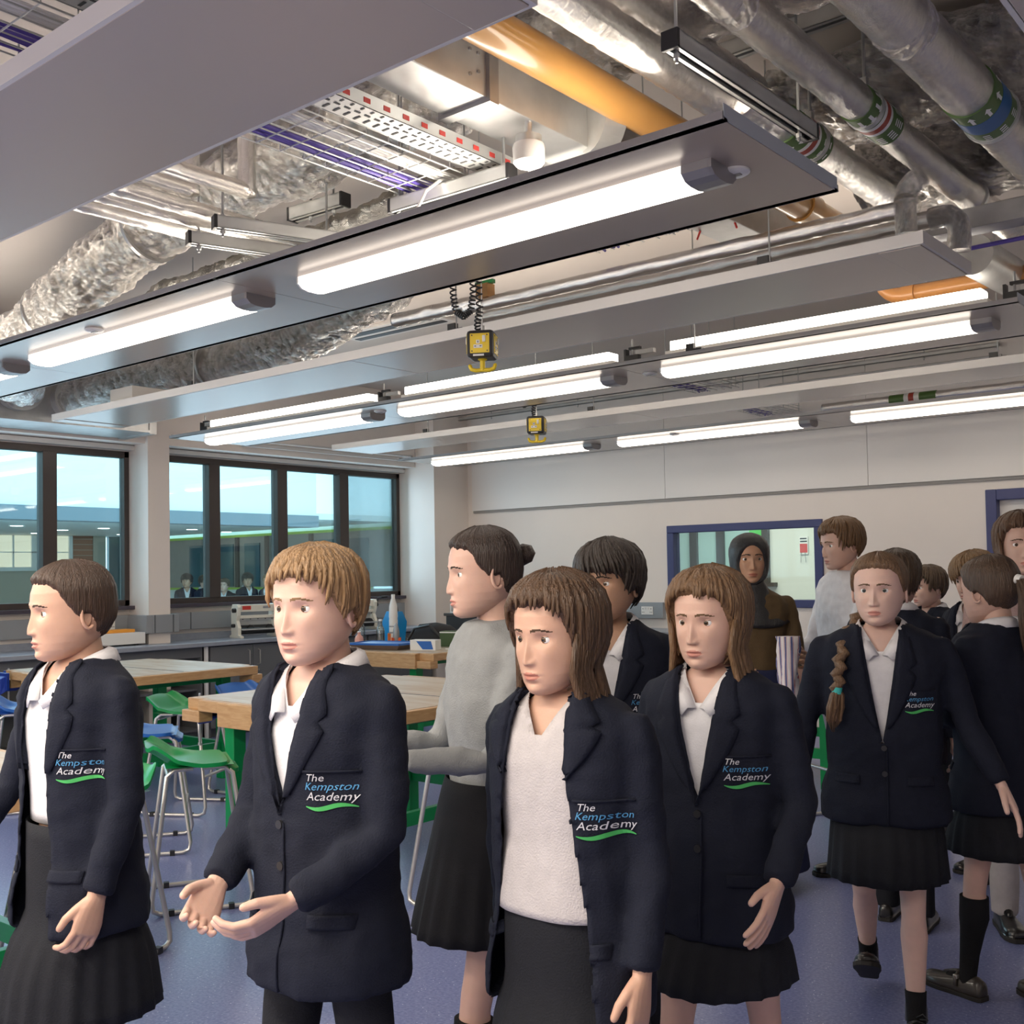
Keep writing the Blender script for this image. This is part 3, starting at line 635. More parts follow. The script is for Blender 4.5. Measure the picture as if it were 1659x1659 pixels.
# cable basket + perforated tray
def basket(label, x0, x1, y0, y1, z, cables=True, n_long=6, step=0.1):
    t = thing('cable_basket', label, 'cable tray', (x0, y0, z)); W = x1-x0; L = y1-y0
    m = MB()
    for k in range(n_long+1): m.tube([(W*k/n_long, 0, 0), (W*k/n_long, L, 0)], 0.0028, 6)
    for k in (0, 1):
        for zz in (0.025, 0.05): m.tube([(W*k, 0, zz), (W*k, L, zz)], 0.0028, 6)
    y = 0.02
    while y < L:
        m.tube([(0, y, 0.05), (0, y, 0), (W, y, 0), (W, y, 0.05)], 0.0028, 6); y += step
    obj('wire_mesh', m, GALV, t)
    for xx in (0.0, W):
        for yy in (0.12, L-0.06): obj('hanging_rod', MB().tube([(xx, yy, -0.005), (xx, yy, ZC-z)], 0.004, 6), ROD, t)
    if cables:
        for k in range(7):
            yv = [L*i/12 for i in range(13)]
            obj('data_cable', MB().tube([(0.03+0.0125*k+0.008*sin(i*1.3+k), yy, 0.012+0.008*sin(i*0.9+k*2)+0.012*(k % 2)) for i, yy in enumerate(yv)], 0.0065, 8), PURPLE, t, smooth=True, label='purple data cable')
        for k in range(4):
            obj('power_cable', MB().tube([(W-0.13+0.02*k, 0, 0.012), (W-0.125+0.02*k, L*0.5, 0.016), (W-0.13+0.02*k, L, 0.012)], 0.007, 8), WHITEP, t, smooth=True, label='white power cable')
    return t
basket('wire cable basket with purple cables above the nearest light panel', -2.92, -2.60, 0.1, 2.96, 2.945)
t = thing('perforated_tray', 'slotted steel cable tray with red patches beside the wire basket', 'cable tray', (-2.565, 0.1, 2.95))
m = MB(); W, L = 0.11, 2.9
m.box(0, W, 0, L, 0, 0.002).box(0, 0.002, 0, L, 0, 0.03).box(W-0.002, W, 0, L, 0, 0.045)
obj('tray', m, GALV, t)
m = MB(); y = 0.03
while y < L-0.04:
    m.box(0.015, 0.045, y, y+0.009, -0.0015, -0.0005).box(0.060, 0.068, y+0.008, y+0.030, -0.0015, -0.0005).box(0.085, 0.10, y+0.01, y+0.018, -0.0015, -0.0005); y += 0.042
obj('slots', m, mat('slot_shadow', (0.05, 0.05, 0.05), 0.6), t)
m = MB(); y = 0.05
while y < L-0.04: m.box(W-0.0005, W+0.0015, y, y+0.028, 0.014, 0.03).box(-0.0015, 0.0, y, y+0.028, 0.01, 0.022); y += 0.085
obj('red_patches', m, REDP, t)
basket('tangled wire basket with purple cables above the second white-edged panel', -2.95, -2.45, 3.75, 4.25, 3.02, step=0.08)
basket('wire basket behind the middle light panel above the third white panel', -4.6, -4.2, 7.4, 8.0, 2.98)
basket('wire basket close to the back wall above the farthest light panel', -4.75, -4.35, 9.0, 9.5, 2.95)
# grey steel trunking at right
t = thing('steel_trunking', 'grey steel trunking with a purple cable under it at the far right', 'cable tray', (-1.60, 4.75, 2.92))
obj('casing', MB().box(0, 3.2, 0, 0.12, 0, 0.09), GALVD, t, bevel=0.003)
obj('cable', MB().tube([(0.0, 0.2, -0.03), (1.5, 0.2, -0.02), (3.2, 0.2, -0.03)], 0.010, 8), PURPLE, t, smooth=True)
# banded pipe near the back wall
t = thing('insulated_pipe', 'foil pipe with green and red band above the farthest light panel', 'pipe', (-4.1, 9.4, 2.945))
obj('foil_sleeve', crumple([(0, 0, 0), (2, 0, 0), (6.0, 0, 0)], 0.04, n=24, amp=0.003, freq=25, step=0.04), FOILX, t, smooth='all')
b = obj('marker_band', MB().tube([(0.62, 0, 0), (1.02, 0, 0)], 0.044, 24), BANDG, t, smooth=True)
obj('colour_ring', MB().tube([(0.75, 0, 0), (0.88, 0, 0)], 0.0455, 24), WHITEP, b, smooth=True)
obj('colour_ring', MB().tube([(0.79, 0, 0), (0.835, 0, 0)], 0.047, 24), BANDR, b, smooth=True)
# plenum box over the windows
t = thing('plenum_duct', 'long dull metal plenum duct above the left window', 'duct', (-8.46, -2.7, 2.79))
obj('casing', MB().box(-0.5, 0, 0, 8.0, 0, 0.62), GALVD, t, bevel=0.004)
obj('flange', MB().box(-0.5, 0.01, 7.96, 8.03, -0.03, 0.64).box(-0.5, 0.015, 0, 8.0, -0.02, 0.0), GALVD, t)
obj('spigot', MB().tube([(0, 7.25, 0.19), (0.08, 7.25, 0.19)], 0.185, 32).tube([(0, 6.8, 0.25), (0.06, 6.8, 0.25)], 0.20, 32), GALV, t, smooth=True)
t = thing('fan_coil_box', 'small white box hanging between the light panel and second white panel, left', 'ventilation box', (-7.4, 4.28, 2.80))
obj('casing', MB().box(0, 0.3, 0, 0.3, 0, 0.10), EDGEW, t, bevel=0.004)
obj('pipe', MB().tube([(-0.6, 0.1, -0.03), (0.6, 0.15, -0.03)], 0.02, 10), GALVD, t, smooth=True)
t = thing('ceiling_grille', 'slotted air grille in the slab left of the larger yellow cube', 'grille', (-6.6, 6.4, ZC))
obj('frame', MB().box(-0.55, 0.6, -0.16, 0.16, -0.03, 0), EDGEW, t, bevel=0.004)
obj('slot', MB().box(-0.5, 0.55, -0.11, -0.02, -0.034, -0.03).box(-0.5, 0.55, 0.04, 0.11, -0.034, -0.03), BLACK, t)
# low window-head fittings
for i, (y0, y1) in enumerate(((6.6, 8.8),)):
    t = thing('blind_track', 'white bracketed blind track under the bulkhead of the right window', 'blind track', (-8.94, y0, 2.80))
    obj('rail', MB().box(0, 0.03, 0, y1-y0, 0, 0.035).box(0.16, 0.19, 0.1, y1-y0, 0.03, 0.05), EDGEW, t, bevel=0.003)
    obj('arm', MB().box(-0.04, 0.19, 0, 0.03, 0.0, 0.05).box(-0.04, 0.19, y1-y0-0.03, y1-y0, 0.0, 0.05), EDGEW, t)
# yellow socket cubes
def cube(label, x, y, z, e, rz, zc0):
    t = thing('power_pendant', label, 'socket cube', (x, y, z), rz, 'yellow and black socket cubes on coiled cables')
    h = e/2
    obj('body', MB().box(-h, h, -h, h, -h, h), BLACK, t, bevel=e*0.12)
    for k in range(4):
        R = Matrix.Rotation(k*pi/2, 4, 'Z'); s = e*0.36
        f = obj('socket_plate', MB().box(-s, s, -h-0.003, -h+0.01, -s, s, 0, R), YEL, t, bevel=0.002)
        obj('screw', MB().tube([R @ Vector((s*0.78*a, -h-0.005, s*0.8*b)) for a, b in ((1, 1),)]+[R @ Vector((s*0.78, -h-0.003, s*0.8))], s*0.07, 8)
            .tube([R @ Vector((-s*0.78, -h-0.005, s*0.8)), R @ Vector((-s*0.78, -h-0.003, s*0.8))], s*0.07, 8)
            .tube([R @ Vector((s*0.78, -h-0.005, -s*0.8)), R @ Vector((s*0.78, -h-0.003, -s*0.8))], s*0.07, 8)
            .tube([R @ Vector((-s*0.78, -h-0.005, -s*0.8)), R @ Vector((-s*0.78, -h-0.003, -s*0.8))], s*0.07, 8), BLACK, f)
        obj('switch', MB().box(s*0.3, s*0.62, -h-0.010, -h-0.002, 0.1*s, 0.75*s, 0, R), WHITEP, f, bevel=0.002)
        obj('socket_surround', MB().box(-s*0.35, s*0.02, -h-0.005, -h-0.002, -0.05*s, 0.32*s, 0, R).box(-s*0.62, s*0.30, -h-0.005, -h-0.002, -0.5*s, -0.15*s, 0, R), WHITEP, f, bevel=0.001)
        obj('pin_holes', MB().box(-s*0.2, -s*0.12, -h-0.0065, -h-0.005, 0.03*s, 0.22*s, 0, R).box(-s*0.52, -s*0.34, -h-0.0065, -h-0.005, -0.36*s, -0.28*s, 0, R).box(s*0.02, s*0.20, -h-0.0065, -h-0.005, -0.36*s, -0.28*s, 0, R), BLACK, f)
    obj('rating_label', MB().box(-h*0.5, h*0.3, -h-0.001, -h+0.004, -h*0.93, -h*0.80), WHITEP, t)
    hk = MB().lathe([(e*0.17, -h), (e*0.17, -h-e*0.03), (e*0.10, -h-e*0.06)], n=16).tube([(0, 0, -h), (0, 0, -h-e*0.42)], e*0.10, 14)
    for s in (-1, 1):
        hk.tube([(0, 0, -h-e*0.40), (s*e*0.25, 0, -h-e*0.41), (s*e*0.42, 0, -h-e*0.36), (s*e*0.47, 0, -h-e*0.24)], e*0.075, 12, round_caps=True)
    obj('hook', hk, YEL, t, smooth=True)
    top = zc0-z
    obj('suspension_wire', MB().tube([(0, 0, h), (0, 0, top)], 0.003, 6).tube([(0, 0, h-0.002), (0, 0, h+0.03)], 0.012, 10), GALV, t)
    # coiled cable: a helix along a drooping path
    path = [(-0.03, 0, h), (-0.035, 0, h+0.03), (-0.02, 0, h+0.07), (-0.02, 0, h+0.12), (-0.03, 0, h+0.06+0.12), (-0.035, 0, h+0.28), (-0.06, 0, h+0.30)]
    loop = [(-0.015, 0, h), (-0.025, 0, h+0.06), (-0.01, 0, h+0.13), (-0.015, 0, h+0.25), (-0.02, 0, h+0.35)]
    loop2 = [(-0.045, 0, h+0.35), (-0.045, 0, h+0.22), (-0.06, 0, h+0.13), (-0.10, 0, h+0.10), (-0.14, 0, h+0.13), (-0.155, 0, h+0.22), (-0.155, 0, h+0.36)]
    def helix(pts, turns, rr, k=1.0):
        P = [Vector(p)*k for p in pts]; 
        for p in P: p.z = p.z/k if k == 0 else p.z
        out = []; n = turns*10
        for i in range(n+1):
            u = i/n*(len(P)-1); a = min(int(u), len(P)-2); f = u-a; c = P[a].lerp(P[a+1], f); T = (P[a+1]-P[a]).normalized()
            N = T.cross(Vector((0, 1, 0))).normalized(); B = T.cross(N); th = 2*pi*turns*i/n
            out.append(c+(N*cos(th)+B*sin(th))*rr)
        return out
    sc = e/0.145
    top = 0
    obj('coiled_cable', MB().tube(helix([tuple(c*sc for c in p) for p in loop], 14, 0.017*sc), 0.0048*sc, 6).tube(helix([tuple(c*sc for c in p) for p in loop2], 26, 0.016*sc), 0.0048*sc, 6), BLACK, t, smooth='all')
cube('larger, nearer yellow and black socket cube on a coiled cable', -3.27, 3.75, 2.545, 0.125, radians(30), ZC)
cube('smaller, farther yellow and black socket cube on a coiled cable', -5.13, 6.50, 2.617, 0.135, radians(28), ZC)
# small cable bits
tag(obj('hanging_cable', MB().tube([(-2.70, 2.93, 2.96), (-2.69, 2.86, 2.93), (-2.70, 2.80, 2.88), (-2.71, 2.76, 2.80)], 0.006, 8), WHITEP, smooth=True), 'white cable dropping from the basket onto the nearest light panel', 'cable')
tag(obj('red_hanger', MB().tube([(-2.45, 4.3, 2.99), (-2.35, 4.3, 3.2)], 0.005, 6).tube([(-2.25, 4.3, 3.0), (-2.32, 4.3, 3.2)], 0.005, 6), REDP), 'thin red hanger straps above the twin foil pipes', 'strap')
# conduit bend on the back wall
tag(obj('conduit', MB().tube([(-4.85, 9.58, 2.98), (-4.85, 9.58, 3.16), (-4.80, 9.58, 3.22), (-4.7, 9.58, 3.245), (-2.6, 9.58, 3.245)], 0.011, 10), GALV, smooth=True), 'bent steel conduit high on the back wall right of centre', 'conduit')
# ================================================================== perimeter worktops and trunking
t = thing('worktop', 'long grey worktop running under the windows', 'worktop', (XW+.002, -2.79, 0.86))
obj('slab', MB().box(0.0, 0.62, 0, 12.38, 0, 0.04), WORKT, t, bevel=0.006)
obj('upstand', MB().box(0.0, 0.02, 0, 12.4, 0.04, 0.10), WORKT, t)
UN = ((-2.8, 0.2, 'open'), (0.25, 3.1, 'open'), (3.15, 4.9, 'open'), (4.95, 5.95, 'open'), (6.02, 7.0, 'doors'), (7.02, 8.0, 'doors'), (8.02, 9.0, 'doors'))
for k, (y0, y1, kind) in enumerate(UN):
    lab = {0: 'open bay under the window worktop nearest the camera', 1: 'open dark bay under the worktop left of the heater strip', 2: 'open dark bay under the worktop below the white strip heater', 3: 'dark open shelf bay under the worktop left of the cream machine', 4: 'grey two-door cabinet under the worktop below the cream machine', 5: 'grey two-door cabinet second from the cream machine under the worktop', 6: 'grey cabinet under the worktop in the far window corner'}[k]
    t = thing('base_cabinet', lab, 'cabinet', (XW, y0, 0), 0, 'cabinets under the window worktop'); L = y1-y0
    obj('carcass', MB().box(0.02, 0.55, 0, 0.02, 0.0, 0.858).box(0.02, 0.55, L-0.02, L, 0.0, 0.858).box(0.02, 0.04, 0, L, 0, 0.858).box(0.02, 0.55, 0.02, L-0.02, 0.08, 0.10).box(0.02, 0.5, 0, L, 0, 0.08), CABG, t)
    if kind == 'open': obj('shelf', MB().box(0.04, 0.5, 0.02, L-0.02, 0.45, 0.468).box(0.5, 0.55, 0.02, L-0.02, 0.76, 0.858), CABG, t)
    else:
        for a, b, hy in ((0.004, L/2-0.002, L/2-0.06), (L/2+0.002, L-0.004, L/2+0.06)):
            d = obj('door', MB().box(0.55, 0.57, a, b, 0.09, 0.85), mat('cabinet_door_grey', (0.155, 0.16, 0.17), 0.4), t, bevel=0.002)
            obj('handle', MB().tube([(0.57, hy, 0.80), (0.60, hy, 0.79), (0.60, hy, 0.66), (0.57, hy, 0.65)], 0.006, 8), CHROME, d, smooth=True)
            if hy > L/2: obj('lock', MB().tube([(0.57, hy, 0.60), (0.577, hy, 0.60)], 0.012, 12), CHROME, d)
    
tag(obj('support_post', MB().box(XW+0.56, XW+0.585, 5.96, 5.99, 0, 0.86), WHITEP), 'slim white post under the worktop left of the grey cabinets', 'post')
t = thing('dado_trunking', 'grey metal socket trunking along the window wall', 'trunking', (XW+.002, -2.8, 1.0))
segs = ((0, 8.33), (8.575, 11.87))
for a, b in segs:
    obj('casing', MB().box(0.0, 0.06, a, b, 0, 0.165), TRUNK, t, bevel=0.003)
obj('casing', MB().box(0.0, 0.375, 8.28, 8.34, 0, 0.165).box(0.317, 0.377, 8.34, 8.565, 0, 0.165).box(0.0, 0.375, 8.566, 8.62, 0, 0.165), TRUNK, t, bevel=0.003)
for y in (8.02, 7.6, 8.36, 8.55, 8.95, 10.6): obj('joint_cover', MB().box(0.06 if not 8.3 < y < 8.6 else 0.377, 0.063 if not 8.3 < y < 8.6 else 0.38, y, y+0.012, 0.0, 0.165), mat('joint_dark', (0.12, 0.13, 0.14), 0.4), t)
def socket(x, y, z, lab, rot=0):
    s = thing('socket_outlet', lab, 'socket', (x, y, z), rot)
    obj('plate', MB().box(0, 0.008, -0.07, 0.07, -0.042, 0.042), WHITEP, s, bevel=0.002)
    obj('switch', MB().box(0.008, 0.014, -0.03, -0.008, 0.012, 0.034).box(0.008, 0.014, 0.008, 0.03, 0.012, 0.034), EDGEW, s)
    obj('pin_holes', MB().box(0.008, 0.009, -0.052, -0.046, 0.012, 0.026).box(0.008, 0.009, -0.062, -0.052, -0.02, -0.014).box(0.008, 0.009, -0.044, -0.034, -0.02, -0.014).box(0.008, 0.009, 0.046, 0.052, 0.012, 0.026).box(0.008, 0.009, 0.034, 0.044, -0.02, -0.014).box(0.008, 0.009, 0.052, 0.062, -0.02, -0.014), BLACK, s)
socket(XW+0.061, 4.99, 1.08, 'left of two white sockets on the trunking above the strip heater')
socket(XW+0.061, 5.28, 1.08, 'right-hand of two white sockets on the trunking above the strip heater')
socket(XW+0.061, 7.95, 1.08, 'white socket beside the red stop button on the trunking')
t = thing('stop_button', 'red emergency stop button on a white box on the trunking', 'switch', (XW+0.061, 7.55, 1.08))
obj('box', MB().box(0, 0.06, -0.06, 0.06, -0.05, 0.05), WHITEP, t, bevel=0.004)
obj('yellow_ring', MB().tube([(0.06, 0, 0), (0.066, 0, 0)], 0.04, 24), YEL, t, smooth=True)
obj('button', MB().tube([(0.066, 0, 0), (0.085, 0, 0), (0.088, 0, 0), (0.105, 0, 0)], [0.018, 0.018, 0.03, 0.026], 24), REDP, t, smooth=True)
# back wall worktop and trunking
t = thing('worktop', 'grey worktop along the back wall below the inner window', 'worktop', (-8.02, YB-0.622, 0.86))
obj('slab', MB().box(0, 3.04, 0, 0.62, 0, 0.04), WORKT, t, bevel=0.006)
obj('cabinet_front', MB().box(0, 3.02, 0.06, 0.08, -0.78, -0.002).box(0, 3.02, 0.1, 0.6, -0.86, -0.78), CABG, t)
for k in range(5): obj('door', MB().box(0.01+k*0.60, 0.595+k*0.60, 0.04, 0.06, -0.77, -0.01), CABG, t, bevel=0.002)
t = thing('dado_trunking', 'grey socket trunking along the back wall left of the inner window', 'trunking', (-8.683, YB-0.06, 1.0))
obj('casing', MB().box(0, 2.72, 0, 0.06, 0, 0.165), TRUNK, t, bevel=0.003)
for k in (0.9, 1.9): obj('joint_cover', MB().box(k, k+0.012, -0.003, 0, 0, 0.165), mat('joint_dark2', (0.12, 0.13, 0.14), 0.4), t)
socket(-6.15, YB-0.061, 1.08, 'white socket on the back wall trunking left of the inner window', -pi/2)
# ------------------------------------------------------------------ things on the worktops
t = thing('strip_heater', 'white and purple strip heater box with an orange top on the window worktop', 'heater', (-9.02, 4.72, 0.90))
obj('casing', MB().box(-0.13, 0.13, 0.0, 0.76, 0.012, 0.115), WHITEP, t, bevel=0.004)
obj('end_panel', MB().box(-0.131, 0.131, -0.004, 0.005, 0.012, 0.118), mat('lilac_panel', (0.16, 0.15, 0.38), 0.4), t, bevel=0.002)
obj('heating_cover', MB().box(-0.09, 0.06, 0.03, 0.70, 0.115, 0.145), mat('orange_cover', (0.85, 0.36, 0.05), 0.35), t, bevel=0.006)
obj('rocker_switch', MB().box(0.13, 0.137, 0.06, 0.085, 0.05, 0.08), BLUEV, t)
obj('rocker_switch', MB().box(0.13, 0.137, 0.10, 0.13, 0.05, 0.08), mat('amber_switch', (0.7, 0.25, 0.03), 0.3), t, label='amber rocker switch')
obj('indicator', MB().box(0.13, 0.135, 0.15, 0.165, 0.07, 0.083).box(0.13, 0.135, 0.15, 0.165, 0.047, 0.06), BLACK, t)
obj('foot', MB().box(-0.1, 0.1, 0.03, 0.06, 0, 0.012).box(-0.1, 0.1, 0.68, 0.71, 0, 0.012), BLACK, t)
obj('lead', MB().tube([(-0.1, 0, 0.06), (-0.1, -0.05, 0.08), (-0.12, -0.06, 0.03), (-0.13, -0.02, 0.012)], 0.005, 8), BLACK, t, smooth=True)
def roller_machine(lab, x, y, z, rz=0):
    t = thing('sheet_metal_machine', lab, 'machine', (x, y, z), rz)
    for s in (-1, 1):
        y0 = s*0.20
        prof = [(-0.13, 0), (0.13, 0), (0.13, 0.02), (0.07, 0.03), (0.075, 0.10), (0.03, 0.17), (0.06, 0.22), (0.075, 0.30), (0.05, 0.33), (-0.06, 0.33), (-0.09, 0.28), (-0.09, 0.03), (-0.13, 0.02)]
        m = MB(); ya, yb = y0-0.018, y0+0.018
        m.loft([[(a, ya, b) for a, b in prof], [(a, yb, b) for a, b in prof]])
        obj('side_frame', m, CREAM, t, bevel=0.004)
        obj('crank_hub', MB().tube([(0.02, y0+s*0.018, 0.27), (0.02, y0+s*0.05, 0.27)], 0.022, 12).tube([(0.0, y0+s*0.02, 0.12), (0.0, y0+s*0.05, 0.12)], 0.018, 12), BLACK, t, smooth=True)
    obj('top_beam', MB().box(-0.01, 0.05, -0.185, 0.185, 0.255, 0.325), CREAM, t, bevel=0.004)
    obj('middle_beam', MB().box(0.0, 0.045, -0.185, 0.185, 0.19, 0.22), CREAM, t, bevel=0.003)
    obj('blade', MB().box(0.005, 0.012, -0.185, 0.185, 0.165, 0.19).box(-0.03, -0.02, -0.18, 0.18, 0.1, 0.16), GALV, t)
    obj('blade_screws', MB().box(0.045, 0.05, -0.16, -0.15, 0.178, 0.186).box(0.045, 0.05, -0.08, -0.07, 0.178, 0.186).box(0.045, 0.05, 0.0, 0.01, 0.178, 0.186).box(0.045, 0.05, 0.08, 0.09, 0.178, 0.186).box(0.045, 0.05, 0.15, 0.16, 0.178, 0.186), BLACK, t)
    obj('roller', MB().tube([(0.03, -0.185, 0.065), (0.03, 0.185, 0.065)], 0.032, 18).tube([(-0.02, -0.185, 0.10), (-0.02, 0.185, 0.10)], 0.022, 18), mat('dark_roller', (0.06, 0.06, 0.06), 0.3, 0.7), t, smooth=True)
    obj('front_table', MB().box(0.04, 0.12, -0.18, 0.2, 0.075, 0.088), GALV, t, bevel=0.002)
    for s in (-0.1, 0.1): obj('clamp', MB().tube([(0.03, s, 0.10), (0.06, s+0.01, 0.12), (0.09, s+0.03, 0.115), (0.09, s+0.04, 0.10)], 0.008, 8), BLACK, t, smooth=True)
    obj('red_label', MB().box(0.05, 0.052, -0.16, -0.07, 0.275, 0.312), REDP, t)
    obj('rating_plate', MB().box(0.05, 0.052, 0.06, 0.14, 0.285, 0.308), TRUNK, t)
    obj('crank_handle', MB().tube([(0.02, 0.24, 0.27), (0.03, 0.25, 0.34), (0.03, 0.30, 0.35)], 0.009, 8).tube([(0.03, 0.29, 0.349), (0.03, 0.37, 0.352)], 0.013, 10), BLACK, t, smooth=True)
    return t
roller_machine('cream sheet bending machine standing on the window worktop', -8.92, 6.72, 0.90, radians(-12))
roller_machine('second cream bending machine on the window worktop, right of the red stop button', -8.95, 8.1, 0.90, radians(-12))

# ================================================================== workbenches
def bench(label, x0, y0, rz=0, vices=((0, 0, 0),), W=1.5, D=1.3):
    t = thing('workbench', label, 'workbench', (x0, y0, 0), rz, 'green-legged wooden workbenches')
    H = 0.84; n = 0.16; s = 0.045
    def top(g, z0, z1, m_):  # rectangle with four stepped corners
        return [(n, g), (W-n, g), (W-n, s+g), (W-g, s+g), (W-g, D-s-g), (W-n, D-s-g), (W-n, D-g), (n, D-g), (n, D-s-g), (g, D-s-g), (g, s+g), (n, s+g)]
    obj('top_board', MB().prism(top(0.035, 0, 0, 0), H-0.012, H+0.001), BENCHT, t)
    obj('top_frame', MB().prism(top(0.0, 0, 0, 0), H-0.062, H-0.001), BEECH, t, bevel=0.004)
    obj('centre_joint', MB().box(0.06, W-0.06, D/2-0.004, D/2+0.004, H, H+0.0025), BLACK, t)
    for cx, cy in ((0.08, 0.05), (W-0.08, 0.05), (0.08, D-0.05), (W-0.08, D-0.05)):
        obj('corner_block', MB().box(cx-0.08, cx+0.08, cy-0.045, cy+0.045, H-0.125, H-0.062), BEECH, t, bevel=0.005)
    obj('apron_board', MB().box(0.35, W-0.16, -0.012, 0.012, H-0.13, H-0.004), BEECH, t, bevel=0.004)
    lx, ly = 0.30, 0.14
    for cx in (lx, W-lx):
        for cy in (ly, D-ly):
            obj('leg', MB().box(cx-0.04, cx+0.04, cy-0.04, cy+0.04, 0, H-0.062), GREENM, t, bevel=0.004)
    obj('rail', MB().box(lx+0.04, W-lx-0.04, ly-0.02, ly+0.02, 0.20, 0.27), GREENM, t, bevel=0.003)
    obj('rail', MB().box(lx+0.04, W-lx-0.04, D-ly-0.02, D-ly+0.02, 0.20, 0.27), GREENM, t, bevel=0.003)
    for cx in (lx, W-lx):
        obj('rail', MB().box(cx-0.02, cx+0.02, ly+0.04, D-ly-0.04, 0.20, 0.27), GREENM, t, bevel=0.003)
        obj('rail', MB().box(cx-0.02, cx+0.02, ly+0.04, D-ly-0.04, H-0.12, H-0.065), GREENM, t, bevel=0.003)
    for vx, vy, va in vices:
        R = Matrix.Translation((vx, vy, H)) @ Matrix.Rotation(va, 4, 'Z')
        v = obj('vice', MB().box(-0.075, 0.075, -0.045, -0.02, -0.14, -0.01, 0, R).loft([[R @ Vector(p) for p in q] for q in ([(-0.07, -0.02, -0.02), (0.07, -0.02, -0.02), (0.07, -0.02, -0.13), (-0.07, -0.02, -0.13)], [(-0.05, -0.075, -0.05), (0.05, -0.075, -0.05), (0.04, -0.075, -0.17), (-0.04, -0.075, -0.17)])]), BLUEV, t, bevel=0.004, label='blue woodworking vice')
        obj('vice_screw', MB().tube([R @ Vector((0, -0.07, -0.11)), R @ Vector((0, -0.13, -0.11))], 0.018, 12).tube([R @ Vector((0, -0.115, 0.0)), R @ Vector((0, -0.115, -0.28))], 0.007, 8).tube([R @ Vector((0, -0.115, -0.28)), R @ Vector((0, -0.115, -0.295))], 0.012, 8), CHROME, v, smooth=True)
    return t
bench('workbench at far left below the strip heater, with two blue vices', -8.08, 3.78, 0, ((-0.0, 0.12, -pi/2), (1.22, 0.0, 0), (0.12, 0.0, 0)), W=1.45, D=1.28)
bench('big workbench behind the nearest green stool', -5.25, 3.45, 0, ((0.0, 0.2, -pi/2), (1.38, 0.02, 0)), W=1.5, D=1.6)
bench('workbench cut off by the left frame edge, pale worn top', -4.88, 0.72, 0, ((1.3, 1.3, pi),), W=1.5, D=1.3)
bench('workbench covered in models and bottles near the black desk', -7.75, 6.45, 0, ((0.1, 0.0, 0),), W=1.5, D=1.2)
bench('workbench at the back right behind the group, mostly hidden', -4.3, 6.9, 0, (), W=1.5, D=1.2)

# ================================================================== stools
def make_stool(label, m_, loc, rz):
    t = thing('lab_stool', label, 'stool', loc, rz, 'plastic lab stools')
    # shell: grid over the seat, back edge curls up (back = +y, sitter faces -y)
    N, K = 26, 22; top = []; 
    def P(u, v, off=0.0):
        a = -1+2*u; b = -1+2*v
        hw = 0.205+0.02*sstep(0.2, 1.0, v); x = a*hw*(1-0.10*max(0, -b)**3); y = b*0.19
        e = 1-(1-abs(a))**1.0
        lift = 0.085*sstep(0.45, 1.0, b)*(1-0.35*abs(a)**2)
        side = 0.035*sstep(0.55, 1.0, abs(a))*sstep(-0.2, 0.8, b)
        dip = -0.012*(1-a*a)*(1-b*b); front = -0.045*sstep(-0.72, -1.0, b)
        # round the plan corners
        r = max(0, abs(a)-0.5)/0.5; q = max(0, abs(b)-0.5)/0.5
        sc = 1-0.20*r*q
        return Vector((x*sc, y*sc+0.035*sstep(0.5, 1, b), 0.655+lift+side+dip+front+off))
    vs = []; fs = []
    for L, off in ((0, 0.0), (1, -0.018)):
        for i in range(N+1):
            for j in range(K+1): vs.append(P(i/N, j/K, off))
    M_ = (N+1)*(K+1); idx = lambda i, j, L: L*M_+i*(K+1)+j
    for i in range(N):
        for j in range(K):
            fs.append((idx(i, j, 0), idx(i+1, j, 0), idx(i+1, j+1, 0), idx(i, j+1, 0))); fs.append((idx(i, j, 1), idx(i, j+1, 1), idx(i+1, j+1, 1), idx(i+1, j, 1)))
    for i in range(N):
        for j in (0, K): fs.append((idx(i, j, 0), idx(i+1, j, 0), idx(i+1, j, 1), idx(i, j, 1)))
    for j in range(K):
        for i in (0, N): fs.append((idx(i, j, 0), idx(i, j+1, 0), idx(i, j+1, 1), idx(i, j, 1)))
    obj('seat', MB().add(vs, fs), m_, t, smooth=True, bevel=0)
    obj('seat_skirt', MB().loft([[(x*0.78, y*0.78-0.0, 0.632) for x, y in ((-0.2, -0.17), (0.2, -0.17), (0.2, 0.15), (-0.2, 0.15))], [(x*0.94, y*0.94, 0.642) for x, y in ((-0.2, -0.17), (0.2, -0.17), (0.2, 0.15), (-0.2, 0.15))]]), m_, t)
    r = 0.011
    for s in (-1, 1):
        xa, xb = s*0.15, s*0.235
        def pt(y, z): return (lerp(xb, xa, z/0.63), y, z)
        m = MB().tube([pt(0.02, 0.628), pt(0.10, 0.628), pt(0.135, 0.60), pt(0.205, 0.06), pt(0.20, 0.025), pt(0.17, r), pt(0, r), pt(-0.19, r), pt(-0.225, 0.025), pt(-0.232, 0.06), pt(-0.155, 0.60), pt(-0.12, 0.628), pt(-0.02, 0.628)], r, 10)
        f = obj('sled_leg', m, CHROME, t, smooth=True)
        obj('foot_clip', MB().box(xb-0.014, xb+0.014, 0.11, 0.135, 0.0, 0.026), BLACK, f); obj('foot_clip', MB().box(xb-0.014, xb+0.014, -0.15, -0.125, 0.0, 0.026), BLACK, f)
    zf = 0.24; xf = lerp(0.235, 0.15, zf/0.63); yf = -0.207
    obj('footrest', MB().tube([(-xf, yf, zf), (xf, yf, zf)], 0.010, 10), CHROME, t, smooth=True)
    obj('cross_bar', MB().tube([(-0.15, 0.128, 0.60), (0.15, 0.128, 0.60)], r, 10).tube([(-0.15, -0.148, 0.60), (0.15, -0.148, 0.60)], r, 10), CHROME, t, smooth=True)
    return t
